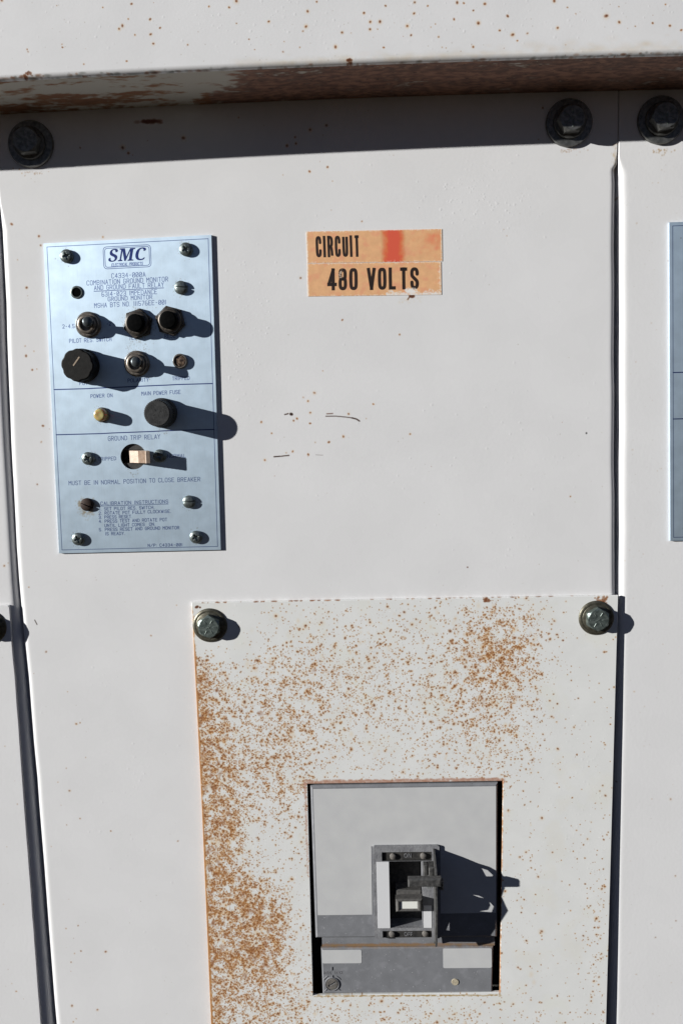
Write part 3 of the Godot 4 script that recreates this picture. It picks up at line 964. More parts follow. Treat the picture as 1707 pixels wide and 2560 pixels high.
	for i in xs.size() - 1:
		var xa: float = xs[i]
		var xb: float = xs[i + 1]
		var ya: float = dip.call(xa)
		var yb: float = dip.call(xb)
		var z := Vector3(0, 0, 1)
		uv_mode = 0
		quad_s(face, Vector3(xa, 330, 48), Vector3(xb, 330, 48), Vector3(xb, yb + 1.4, 48), Vector3(xa, ya + 1.4, 48), z, z, z, z)
		var R := 2.6
		for k in 6:
			var a := PI / 2 * k / 6
			var b := PI / 2 * (k + 1) / 6
			var pa := Vector2(R - R * sin(a), -R + R * cos(a))
			var pb := Vector2(R - R * sin(b), -R + R * cos(b))
			var na := Vector3(0, -sin(a), cos(a))
			var nb := Vector3(0, -sin(b), cos(b))
			quad_s(face, Vector3(xa, ya - 1.2 + pa.x, 48 + pa.y), Vector3(xb, yb - 1.2 + pa.x, 48 + pa.y), Vector3(xb, yb - 1.2 + pb.x, 48 + pb.y), Vector3(xa, ya - 1.2 + pb.x, 48 + pb.y), na, na, nb, nb)
		uv_mode = 1
		var sv := uvr
		sheet(cu)
		var d := Vector3(0, -1, 0)
		quad_s(under, Vector3(xa, ya - 1.2, 45.4), Vector3(xb, yb - 1.2, 45.4), Vector3(xb, yb - 2.4, -24), Vector3(xa, ya - 2.4, -24), d, d, d, d)
		uvr = sv
	uv_mode = 0
	var t := obj("overhang", face, m, cab)
	t.set_meta("label", "rust-flecked overhang above the panels")
	var u := obj("underside", under, mu, t)
	u.set_meta("label", "rusty brown underside with flaking off-white paint")

func rust_field(x: float, y: float) -> float:
	var k := 0.012
	k += 1.5 * exp(-(x + 104.5) / 5.0) * smoothstep(-138.0, -158.0, y)
	k += 3.0 * exp(-pow((x + 80) / 16.0, 2) - pow((y + 322) / 24.0, 2))
	k += 1.3 * exp(-pow((x + 95) / 10.0, 2) - pow((y + 250) / 60.0, 2))
	k += 0.34 * exp(-pow((x + 62) / 24.0, 2) - pow((y + 212) / 36.0, 2))
	k += 0.20 * exp(-pow((x + 45) / 36.0, 2) - pow((y + 168) / 24.0, 2))
	k += 0.30 * exp(-pow((x + 72) / 26.0, 2) - pow((y + 372) / 24.0, 2))
	k += 0.62 * exp(-pow((x - 74) / 19.0, 2) - pow((y + 147) / 22.0, 2))
	k += 0.2 * exp(-pow((x - 66) / 26.0, 2) - pow((y + 190) / 30.0, 2))
	k += 0.11 * exp(-pow((x - 10) / 50.0, 2) - pow((y + 165) / 45.0, 2))
	k += 0.12 * exp(-pow((y + 395) / 22.0, 2)) * (1.0 if x < 60 else 0.3)
	k += 0.10 * exp(-pow((x - 131) / 7.0, 2) - pow((y + 330) / 60.0, 2))
	if x > 98: k *= 0.45
	k *= smoothstep(-114.5, -122.0, y) * 0.6 + 0.4
	if Vector2(x + 88, y + 130).length() < 22: k *= 0.18
	return k

func build_cover_plates():
	var cv := Canvas.new(-106, -114, 252, 312, 5.0, Color(0.834, 0.832, 0.828))
	cv.mottle(0.018, 0.008, 6)
	cv.stain(0.006, 41, 0.05, 0.5, Color(0.80, 0.78, 0.70), 0.14)
	var nz := FastNoiseLite.new()
	nz.seed = 55; nz.frequency = 0.11; nz.fractal_octaves = 3
	var grid := PackedFloat32Array()      # how thick the rust lies, every 2 mm
	for j in 160:
		for i in 128: grid.append(rust_field(-106.0 + i * 2.0, -114.0 - j * 2.0))
	for i in 330000:
		var x := rng.randf_range(-105, 143)
		var y := rng.randf_range(-425, -115)
		if x > -38 and x < 72 and y > -362 and y < -230: continue
		var f := grid[int((-114.0 - y) / 2.0) * 128 + int((x + 106.0) / 2.0)]
		if rng.randf() > f * 1.55: continue
		if rng.randf() < clampf(0.85 + nz.get_noise_2d(x, y) * 1.5, 0.1, 1.6) / 1.6:
			rust_spot(cv, x, y, rsize(0.10, 0.15 + 0.02 * minf(f, 1.0), 1.05), rng.randf_range(0.5, 1.0))
	for i in 520:                         # scattered single specks everywhere
		var x := rng.randf_range(-104, 142)
		var y := rng.randf_range(-425, -116)
		if rng.randf() < (1.0 if x < 90 else 0.35): rust_spot(cv, x, y, rsize(0.10, 0.12, 0.7), rng.randf_range(0.4, 1.0))
	for i in 9000:                        # tan bleed between the specks
		var x := rng.randf_range(-104, 100)
		var y := rng.randf_range(-420, -116)
		if rng.randf() < rust_field(x, y) * 0.8: cv.dot(x, y, rng.randf_range(0.6, 1.8), RUST_HALO, rng.randf_range(0.05, 0.2), 1.0, rng.randf_range(1, 1.6), PI / 2)
	# larger crusts of rust where the field is thick
	for i in 3200:
		var x := rng.randf_range(-104, 100)
		var y := rng.randf_range(-405, -116)
		if x > -38 and y > -362 and y < -230: continue
		var f := grid[int((-114.0 - y) / 2.0) * 128 + int((x + 106.0) / 2.0)] + nz.get_noise_2d(x * 0.6, y * 0.6 + 300.0) * 0.7
		if rng.randf() < (f - 0.45) * 0.55:
			for k in 3: cv.dot(x + rng.randfn(0, 0.9), y + rng.randfn(0, 0.9), rng.randf_range(0.4, 1.5), RUST.lerp(RUST_DARK, rng.randf() * 0.55).lerp(Color(0.68, 0.44, 0.24), rng.randf() * 0.5), rng.randf_range(0.2, 0.55), 0.9, rng.randf_range(1, 1.6), rng.randf() * TAU)
	# rusted edges: along the left side, in dashes along the top, round the opening
	for i in 2600:
		var y := rng.randf_range(-426, -118)
		var k := smoothstep(-120.0, -165.0, y)
		if rng.randf() < 0.25 + k:
			cv.dot(-104.6 + absf(rng.randfn(0, 0.55)), y, rng.randf_range(0.25, 0.7), Color(0.72, 0.54, 0.34).lerp(RUST, rng.randf() * 0.6), 0.15 + 0.35 * k, 0.7, rng.randf_range(1, 3), PI / 2)
	for i in 420:
		var x := rng.randf_range(-103, 143)
		if nz.get_noise_2d(x * 2.0, 900) > 0.1: cv.dot(x, -115.6 + rng.randfn(0, 0.12), rng.randf_range(0.15, 0.4), RUST_DARK.lerp(RUST, rng.randf()), 0.45, 0.6, rng.randf_range(1, 4), 0.0)
	var pink := Color(0.68, 0.53, 0.47)
	for i in 2200:
		var x := rng.randf_range(-42.0, 77.5)
		var top := -226.0 + 0.9 * nz.get_noise_2d(x * 1.5, 400) + 0.5
		cv.dot(x, rng.randf_range(-228.5, top), rng.randf_range(0.3, 0.8), pink.lerp(Color(0.62, 0.44, 0.34), rng.randf() * 0.6), 0.2, 0.6, 1.5, 0.0)
	for i in 420:
		var tt := rng.randf()
		cv.dot(-41.0 - absf(rng.randfn(0, 0.5)), -227 - tt * tt * 60, rng.randf_range(0.25, 0.6), pink, 0.25, 0.7)
	for i in 700:
		var y := rng.randf_range(-364, -226)
		cv.dot(75.3 + (y + 226) * 0.018 + absf(rng.randfn(0, 0.35)) + 0.8, y, rng.randf_range(0.2, 0.5), RUST.lerp(Color(0.70, 0.52, 0.34), rng.randf()), 0.4, 0.6, 1.8, PI / 2)
	for i in 300:
		cv.dot(rng.randf_range(-40, 75), -364.8 - absf(rng.randfn(0, 0.4)), rng.randf_range(0.2, 0.6), Color(0.58, 0.44, 0.22), 0.3, 0.7, 2.0, 0.0)
	# corner chips
	cv.dot(-101.5, -118.0, 0.9, RUST_DARK, 0.9, 0.4, 1.5, -0.4)
	cv.dot(-99.6, -118.3, 0.6, RUST_DARK, 0.9, 0.4)
	for i in 34: cv.dot(lerpf(131.0, 137.0, rng.randf()) + rng.randfn(0, 0.5), -116.5 - rng.randf() * 4.0, rng.randf_range(0.5, 1.1), Color(0.42, 0.24, 0.15).lerp(RUST_HALO, rng.randf() * 0.35), 0.5, 0.5)
	for i in 12: cv.dot(lerpf(65.0, 70.0, rng.randf()), -116.2 - rng.randf() * 2.5, rng.randf_range(0.4, 0.9), RUST_DARK.lerp(RUST, 0.5), 0.7, 0.5)
	for i in 260: cv.dot(rng.randf_range(-104, 142), rng.randf_range(-424, -116), rng.randf_range(0.12, 0.3), Color(0.93, 0.93, 0.92), 0.7, 0.6)
	var m := sheet_mat(cv, 0.45, 0.12, 35, 0.0, blister_field([[122, -250, 10, 34, 160], [20, -170, 60, 30, 120], [-80, -260, 20, 70, 160]]))
	org = Vector3(18, -116, 0)
	var t := thing("cover_plate", "white cover plate peppered with brown rust, with a window for the breaker", "cover plate", org, "bolted cover plates")
	sheet(cv)
	var st := mb()
	ring_prism(st, [Vector2(-104.5, -115.3), Vector2(-104.2, -240), Vector2(-105.0, -425), Vector2(138.6, -425), Vector2(141.0, -270), Vector2(143.4, -116.0)],
		[Vector2(-39.9, -227.6), Vector2(-40.3, -300), Vector2(-40.6, -364.6), Vector2(74.1, -363.3), Vector2(75.4, -295), Vector2(76.6, -227.4)], 0.15, 2.0, 0.25)
	obj("plate_sheet", st, m, t)
	t.rotation.x = deg_to_rad(-0.22)
	# its neighbour across the slot
	org = Vector3(-330, -116, 0)
	var t2 := thing("cover_plate", "plain white cover plate edge across the dark slot, its edge nicked", "cover plate", org, "bolted cover plates")
	uvr = Rect2(-342.5, 170, 130, 600)
	st = mb()
	var e := [Vector2(-450, -425), Vector2(-212.0, -425)]
	for i in 30:
		e.append(Vector2(-212.4 + rng.randf_range(-0.12, 0.12) + (rng.randf_range(-0.5, 0.0) if i > 25 else 0.0), -412.0 + i * 10.2))
	e.append_array([Vector2(-213.2, -114.9), Vector2(-450, -114.9)])
	prism(st, e, 0.15, 2.1, 0.2)
	obj("plate_sheet", st, M.side_panel, t2)

# condensed heavy capitals for the labels, in a box 1 wide and 1 high
const HEAVY := {
	"C": [[0, "1,.70 1,.86 .8,1 .2,1 0,.86 0,.14 .2,0 .8,0 1,.14 1,.30"]],
	"I": [[1, ".5,0 .5,1"]],
	"R": [[1, "0,0 0,1"], [0, "0,1 .75,1 1,.86 1,.64 .75,.50 0,.50"], [1, ".62,.50 .8,.42 .95,.25 1,0"]],
	"U": [[0, "0,1 0,.14 .2,0 .8,0 1,.14 1,1"]],
	"T": [[1, "-.15,1 1.15,1"], [1, ".5,0 .5,1"]],
	"4": [[1, ".72,0 .72,1"], [1, ".72,.98 -.02,.30"], [1, "-.1,.23 1.1,.23"]],
	"8": [[0, ".5,.52 .15,.52 .04,.64 .04,.88 .2,1 .8,1 .96,.88 .96,.64 .85,.52 .5,.52"], [0, ".5,.52 .12,.52 0,.40 0,.14 .2,0 .8,0 1,.14 1,.40 .88,.52 .5,.52"]],
	"0": [[0, ".5,1 .2,1 0,.86 0,.14 .2,0 .8,0 1,.14 1,.86 .8,1 .5,1"]],
	"O": [[0, ".5,1 .2,1 0,.86 0,.14 .2,0 .8,0 1,.14 1,.86 .8,1 .5,1"]],
	"V": [[1, "-.02,1 .5,0"], [1, "1.02,1 .5,0"]],
	"L": [[1, "0,0 0,1"], [1, "-.05,0 1,0"]],
	"S": [[0, "1,.72 1,.86 .8,1 .2,1 0,.86 0,.70 .1,.60 .9,.38 1,.28 1,.14 .8,0 .2,0 0,.14 0,.30"]]}

func heavy_text(cv: Canvas, text: String, x: float, y: float, gw: float, gap: float, cap: float, sw: float, c: Color):
	for ch in text:
		if ch == " ":
			x += gw * 0.95 + gap
			continue
		var w := gw * (0.0 if ch == "I" else 1.0)
		for pt in HEAVY[ch]:
			var pl := PackedVector2Array()
			for t in pt[1].split(" "):
				var ab: PackedStringArray = t.split(",")
				pl.append(Vector2(x + sw * 0.5 + float(ab[0]) * w, y + sw * 0.5 + float(ab[1]) * (cap - sw)))
			if pt[0] == 0:                # round the corners
				for k in 2:
					var q := PackedVector2Array([pl[0]])
					for i in pl.size() - 1:
						q.append(pl[i].lerp(pl[i + 1], 0.25)); q.append(pl[i].lerp(pl[i + 1], 0.75))
					q.append(pl[-1])
					pl = q
			else:
				var ex := (pl[1] - pl[0]).normalized() * sw * (0.5 if absf(pl[1].x - pl[0].x) < 0.3 or ch in "V4" else 0.0)
				pl[0] -= ex; pl[1] += ex
			cv.stroke(pl, sw, c, 0.93, true)
		x += w + sw + gap

func build_labels():
	var ink := Color(0.10, 0.055, 0.04)
	for k in 2:
		var wd := 75.2 if k == 0 else 74.5
		var hg := 17.3 if k == 0 else 17.9
		var cv := Canvas.new(0, hg, wd, hg, 10.0, Color(0.85, 0.655, 0.485))
		cv.mottle(0.05, 0.02, 60 + k)
		cv.stain(0.012, 62 + k, 0.0, 0.5, Color(0.84, 0.575, 0.45), 0.6)
		for i in 1400:                    # woven cloth backing showing through
			var px := rng.randi_range(0, cv.w - 1)
			var py := rng.randi_range(0, cv.h - 1)
			var hz := rng.randf() < 0.5
			for j in rng.randi_range(6, 40): cv.blend(px + (j if hz else 0), py + (0 if hz else j), Color(0.93, 0.76, 0.60) if rng.randf() < 0.6 else Color(0.74, 0.48, 0.33), 0.22)
		if k == 0:
			for i in 2200:                # one patch that kept its red dye
				cv.dot(clampf(48.2 + rng.randfn(0, 3.0), 42.8, 53.4), rng.randf_range(-1, hg + 1), rng.randf_range(1.0, 2.0), Color(0.81, 0.34, 0.25), 0.022, 1.0)
			for i in 260: cv.dot(rng.randf_range(42.6, 53.6), rng.randf_range(-1, hg + 1), rng.randf_range(0.7, 1.4), Color(0.83, 0.38, 0.26), 0.05, 1.0)
			for i in 160: cv.dot(74 - absf(rng.randfn(0, 6)), 15 - absf(rng.randfn(0, 5)), rng.randf_range(0.6, 2.0), Color(0.84, 0.44, 0.32), 0.06, 0.9)
		for i in 900:                     # bleached rim
			var s := rng.randi_range(0, 3)
			var e := absf(rng.randfn(0, 0.28))
			var p := [Vector2(rng.randf() * wd, e), Vector2(rng.randf() * wd, hg - e), Vector2(e, rng.randf() * hg), Vector2(wd - e * (2.5 if k == 1 else 1.0), rng.randf() * hg)][s] as Vector2
			cv.dot(p.x, p.y, rng.randf_range(0.1, 0.4), Color(0.90, 0.84, 0.78), 0.5, 0.8)
		if k == 0:
			heavy_text(cv, "CIRCUIT", 5.0, 3.1, 1.8, 0.9, 11.6, 1.45, ink)
		else:
			heavy_text(cv, "480 VOLTS", 11.3, 3.1, 2.95, 1.2, 12.0, 1.85, ink)
			for i in 260:                 # paint-white wear along the lower edge
				cv.dot(rng.randf_range(44, 74), absf(rng.randfn(0, 1.0)), rng.randf_range(0.2, 0.9), Color(0.86, 0.85, 0.84), 0.45, 0.7)
			for i in 90: cv.dot(57.5 + rng.randfn(0, 1.4), 1.6 + absf(rng.randfn(0, 0.9)), rng.randf_range(0.3, 0.8), Color(0.86, 0.85, 0.84), 0.6, 0.6)
			for i in 30: cv.dot(18.6 + rng.randfn(0, 0.5), 12.0 + rng.randfn(0, 1.2), rng.randf_range(0.2, 0.5), Color(0.88, 0.80, 0.72), 0.5, 0.6)
		var m := sheet_mat(cv, 0.5, 0.12, 63 + k)
		var tl := Vector2(-30.9, 93.8) if k == 0 else Vector2(-30.8, 76.4)
		var tr := Vector2(44.4, 92.9) if k == 0 else Vector2(43.7, 75.2)
		var br := Vector2(44.4, 75.5) if k == 0 else Vector2(43.7, 57.3)
		var bl := Vector2(-30.7, 76.7) if k == 0 else Vector2(-31.0, 58.5)
		var c := (tl + br) * 0.5
		var st := mb()
		org = Vector3.ZERO
		var o := Vector3(c.x, c.y, 0)
		var q := [bl, br, tr, tl]
		var uv := [Vector2(0, 1), Vector2(1, 1), Vector2(1, 0), Vector2(0, 0)]
		var zs := 0.22
		for f in [[0, 2, 1], [0, 3, 2]]:
			for i in f:
				st.set_normal(Vector3(0, 0, 1)); st.set_uv(uv[i])
				st.add_vertex((v3(q[i], zs) - o) * MM)
		for i in 4:
			var j := (i + 1) % 4
			var d: Vector2 = q[j] - q[i]
			var nn := Vector3(d.y, -d.x, 0).normalized()
			for e in [[i, zs], [j, zs], [j, 0.0], [i, zs], [j, 0.0], [i, 0.0]]:
				st.set_normal(nn); st.set_uv(uv[e[0]])
				st.add_vertex((v3(q[e[0]], e[1]) - o) * MM)
		var ob := obj(numbered("warning_label"), st, m, self, o)
		tag(ob, "faded orange label reading CIRCUIT with a red patch" if k == 0 else "faded orange label reading 480 VOLTS with a torn lower edge", "label", "orange cloth labels")

func build_control_plates():
	var cv := faceplate_print()
	var m := sheet_mat(cv, 0.47, 0.03, 71, 0.88)
	m.anisotropy_enabled = true           # brushed upright
	m.anisotropy = 0.45
	var C := [NP_TL, NP_TR, NP_BR, NP_BL]
	var o := Vector3(-132.3, 3.5, 0)
	var t := thing("control_plate", "silver control plate with blue lettering, switches, knob and fuse holder", "control plate", o, "metal control plates")
	var fp := obj("faceplate", faceplate(C, o, Vector2(-1.5, -33.0), 7.4), m, t)
	fp.set_meta("label", "brushed metal faceplate printed in blue")
	# logo letters
	org = Vector3.ZERO
	var st := mb()
	var lw := plate_xy(-0.4, 80.1, C)
	text_shape(st, "SMC", M.f_serif_bold, 7.0, Vector3(0, 0, 0), 0.015, 0.24, 1.0, 0.05, 20.4)
	obj("logo_lettering", st, mat(Color(0.13, 0.20, 0.46), 0.2, 0.45), fp, Vector3(lw.x, lw.y, NP_T + 0.01) - o)
	var at := func(u: float, v: float, z := NP_T) -> Vector3:
		var p := plate_xy(u, v, C)
		return Vector3(p.x, p.y, z) - o
	# screws
	var S := [[-34.3, 80.8, true, 0.25], [33.1, 81.2, true, 0.55], [29.5, 60.6, false, -0.04], [-27.4, -33.2, true, 0.5], [14.0, -33.0, true, 0.3], [30.0, -60.0, false, 0.06], [-35.4, -80.1, true, 0.35], [33.4, -80.6, true, 0.45]]
	for s in S:
		screw(t, at.call(s[0], s[1]), s[2], s[3], M.screw)
	var rs: MeshInstance3D = screw(t, at.call(-29.4, -60.0), false, -0.45, M.screw_rust)
	rs.set_meta("label", "rusted brown slotted screw")
	# empty screw hole with a bright lip, its inner shade a black disc
	st = mb()
	lathe(st, [Vector2(3.6, 0), Vector2(3.6, 0.25), Vector2(3.3, 0.5), Vector2(2.7, 0.45), Vector2(2.5, 0.1)], 36)
	var ey := obj("eyelet", st, M.screw, t, at.call(-29.8, 60.8))
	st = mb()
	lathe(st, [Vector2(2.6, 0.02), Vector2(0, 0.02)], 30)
	obj("eyelet_shade_disc", st, mat(Color(0.05, 0.05, 0.05), 0, 0.9, 0.0), ey)
	# switches
	toggle_switch(t, at.call(-23.9, 42.5), Vector2(2.9, 1.0), 11.0, "toggle switch above PILOT RES. SWITCH")
	toggle_switch(t, at.call(2.9, 19.7), Vector2(2.3, 0.6), 11.4, "toggle switch above POLARITY")
	push_button(t, at.call(4.5, 41.8), 0.3, "black push button in the middle of the switch row")
	push_button(t, at.call(23.0, 42.6), 0.75, "black push button above RESET")
	# knob
	st = mb()
	lathe(st, [Vector2(9.6, 0.4), Vector2(9.6, 2.8), Vector2(9.2, 3.6), Vector2(8.6, 4.2)], 48)
	var kb := obj("knob", st, M.knob, t, at.call(-28.1, 19.7))
	kb.set_meta("label", "black fluted knob above POT")
	st = mb()
	var fl := PackedVector2Array()
	for i in 96:
		var a := TAU * i / 96
		fl.append(Vector2(cos(a), sin(a)) * (9.15 - 0.5 * pow(absf(sin(a * 4.0 + 0.5)), 5.0)))
	prism(st, fl, 4.0, 10.7, 0.7)
	obj("grip", st, M.knob, kb)
	st = mb()
	bar(st, Vector2(-2.2, -0.3), Vector2(1.6, 4.5), 0.75, 10.7, 10.82, 0.08)
	obj("pointer_line", st, mat(Color(0.60, 0.53, 0.46), 0, 0.6), kb)
	# tripped lamp, its lens broken
	st = mb()
	lathe(st, [Vector2(4.2, 0), Vector2(4.2, 1.3), Vector2(3.8, 1.9), Vector2(3.3, 1.9), Vector2(3.1, 0.9), Vector2(0, 0.7)], 36)
	var tl := obj("indicator_lamp", st, M.nickel, t, at.call(27.6, 20.1))
	tl.set_meta("label", "small broken indicator lamp above TRIPPED")
	st = mb()
	dome(st, 2.9, func(x: float, y: float) -> float: return 1.0 + 0.5 * sqrt(maxf(0, 1 - (x * x + y * y) / 8.8)) + 0.18 * sin(x * 1.7 + 1.0 + y * 0.6) * cos(y * 1.3 - x * 0.4), 12, 30)
	obj("lamp_lens", st, worn(Color(0.16, 0.12, 0.10), Color(0.60, 0.52, 0.45), 0.1, 0.2, 72, 120), tl)
	# power lamp
	st = mb()
	lathe(st, [Vector2(4.3, 0), Vector2(4.3, 0.9), Vector2(3.9, 1.3), Vector2(3.6, 1.3)], 36)
	var pl := obj("indicator_lamp", st, M.nickel, t, at.call(-18.3, -8.5))
	pl.set_meta("label", "yellow indicator lamp below POWER ON")
	st = mb()
	lathe(st, [Vector2(3.7, 1.2), Vector2(3.6, 4.6), Vector2(3.4, 5.6), Vector2(2.9, 6.2), Vector2(2.0, 6.4), Vector2(1.2, 6.2), Vector2(0, 6.15)], 40)
	var am := worn(Color(0.55, 0.51, 0.32), Color(0.68, 0.64, 0.45), 0.0, 0.25, 73, 60)
	am.subsurf_scatter_enabled = true
	am.subsurf_scatter_strength = 0.25
	obj("lamp_lens", st, am, pl)
	# fuse holder
	st = mb()
	lathe(st, [Vector2(8.5, 0), Vector2(8.5, 3.0), Vector2(8.0, 3.8), Vector2(7.7, 4.2), Vector2(7.5, 4.6)], 48)
	var fh := obj("fuse_holder", st, M.fuse, t, at.call(16.4, -8.6))
	st = mb()
	var ri := PackedVector2Array()
	for i in 160:
		var a := TAU * i / 160
		ri.append(Vector2(cos(a), sin(a)) * (7.45 - (0.16 if i % 4 < 2 else 0.0)))
	prism(st, ri, 4.6, 14.2, 0.5)
	var fc := obj("fuse_cap", st, M.fuse, fh)
	st = mb()
	for a in [130.0, 15.0, 255.0]:
		var r := deg_to_rad(a)
		text_shape(st, "FUSE", M.f_sans_bold, 1.9, Vector3(cos(r) * 4.6, sin(r) * 4.6, 14.2), r - PI / 2, 0, 0.95, 0.06)
	for a in 4:
		var r := TAU * a / 4 + 0.5
		bar(st, Vector2(cos(r), sin(r)) * 1.3, Vector2(cos(r), sin(r)) * 2.6, 0.3, 14.2, 14.3)
	obj("cap_lettering", st, mat(Color(0.075, 0.075, 0.075), 0, 0.6), fc)
	# relay lever in its round opening
	st = mb()
	lathe(st, [Vector2(7.9, -9.0), Vector2(0, -9.0)], 44)
	for sd in [-1.0, 1.0]:
		var seg := PackedVector2Array()
		for i in 17:
			var a := lerpf(asin(3.75 / 7.9), PI - asin(3.75 / 7.9), i / 16.0)
			seg.append(Vector2(cos(a) * 7.9, sin(a) * 7.9 * sd))
		prism(st, seg, -9.0, 0.1, 0.15)
	var rl := obj("trip_relay", st, M.relay, t, at.call(-1.5, -33.0, 0.0))
	rl.set_meta("label", "relay opening with ribbed tan lever thrown towards NORMAL")
	st = mb()
	var pf := PackedVector2Array([Vector2(-3.0, -8.5), Vector2(-2.2, 1.2), Vector2(0.2, 2.6), Vector2(0.8, 3.4), Vector2(4.2, 6.4)])
	for i in 6:
		var b := Vector2(4.2, 6.4).lerp(Vector2(9.6, 10.0), i / 6.0)
		pf.append(b + Vector2(0.35, -0.05)); pf.append(b + Vector2(0.45, 0.62))
	pf.append_array(PackedVector2Array([Vector2(9.6, 10.2), Vector2(11.6, 9.6), Vector2(9.8, 5.0), Vector2(6.2, 0.2), Vector2(4.5, -8.5)]))
	var hw := 3.45
	var tr := Geometry2D.triangulate_polygon(pf)
	for sd in [-1.0, 1.0]:
		for i in range(0, tr.size(), 3):
			var pa := pf[tr[i]]
			var pb := pf[tr[i + 1]]
			var pc := pf[tr[i + 2]]
			tri(st, Vector3(pa.x, hw * sd, pa.y), Vector3(pb.x, hw * sd, pb.y), Vector3(pc.x, hw * sd, pc.y), Vector3(0, sd, 0))
	var cw := area2(pf) < 0
	for i in pf.size():
		var pa := pf[i]
		var pb := pf[(i + 1) % pf.size()]
		var d := (pb - pa) * (-1.0 if cw else 1.0)
		quad(st, Vector3(pa.x, -hw, pa.y), Vector3(pb.x, -hw, pb.y), Vector3(pb.x, hw, pb.y), Vector3(pa.x, hw, pa.y), Vector3(d.y, 0, -d.x))
	obj("relay_lever", st, worn(Color(0.66, 0.57, 0.50), Color(0.78, 0.70, 0.63), 0.0, 0.45, 74, 60), rl)
	# the neighbour's plate
	var o2 := Vector3(218.0, 3.8, 0)
	var C2 := [Vector2(168.7, 92.4), Vector2(263.4, 92.6), Vector2(267.4, -84.8), Vector2(172.8, -84.8)]
	var t2 := thing("control_plate", "dull grey control plate with pale lines on the panel beyond the seam", "control plate", o2, "metal control plates")
	obj("faceplate", faceplate(C2, o2, Vector2(-1.5, -33.0), 7.4), m, t2)

func csg_box(parent: Node, a: Vector3, b: Vector3, m: Material, cut := false):
	var c := CSGBox3D.new()
	c.size = (b - a) * MM
	c.material = m
	if cut: c.operation = CSGShape3D.OPERATION_SUBTRACTION
	parent.add_child(c, true)
	c.position = ((a + b) * 0.5 - org) * MM
	return c

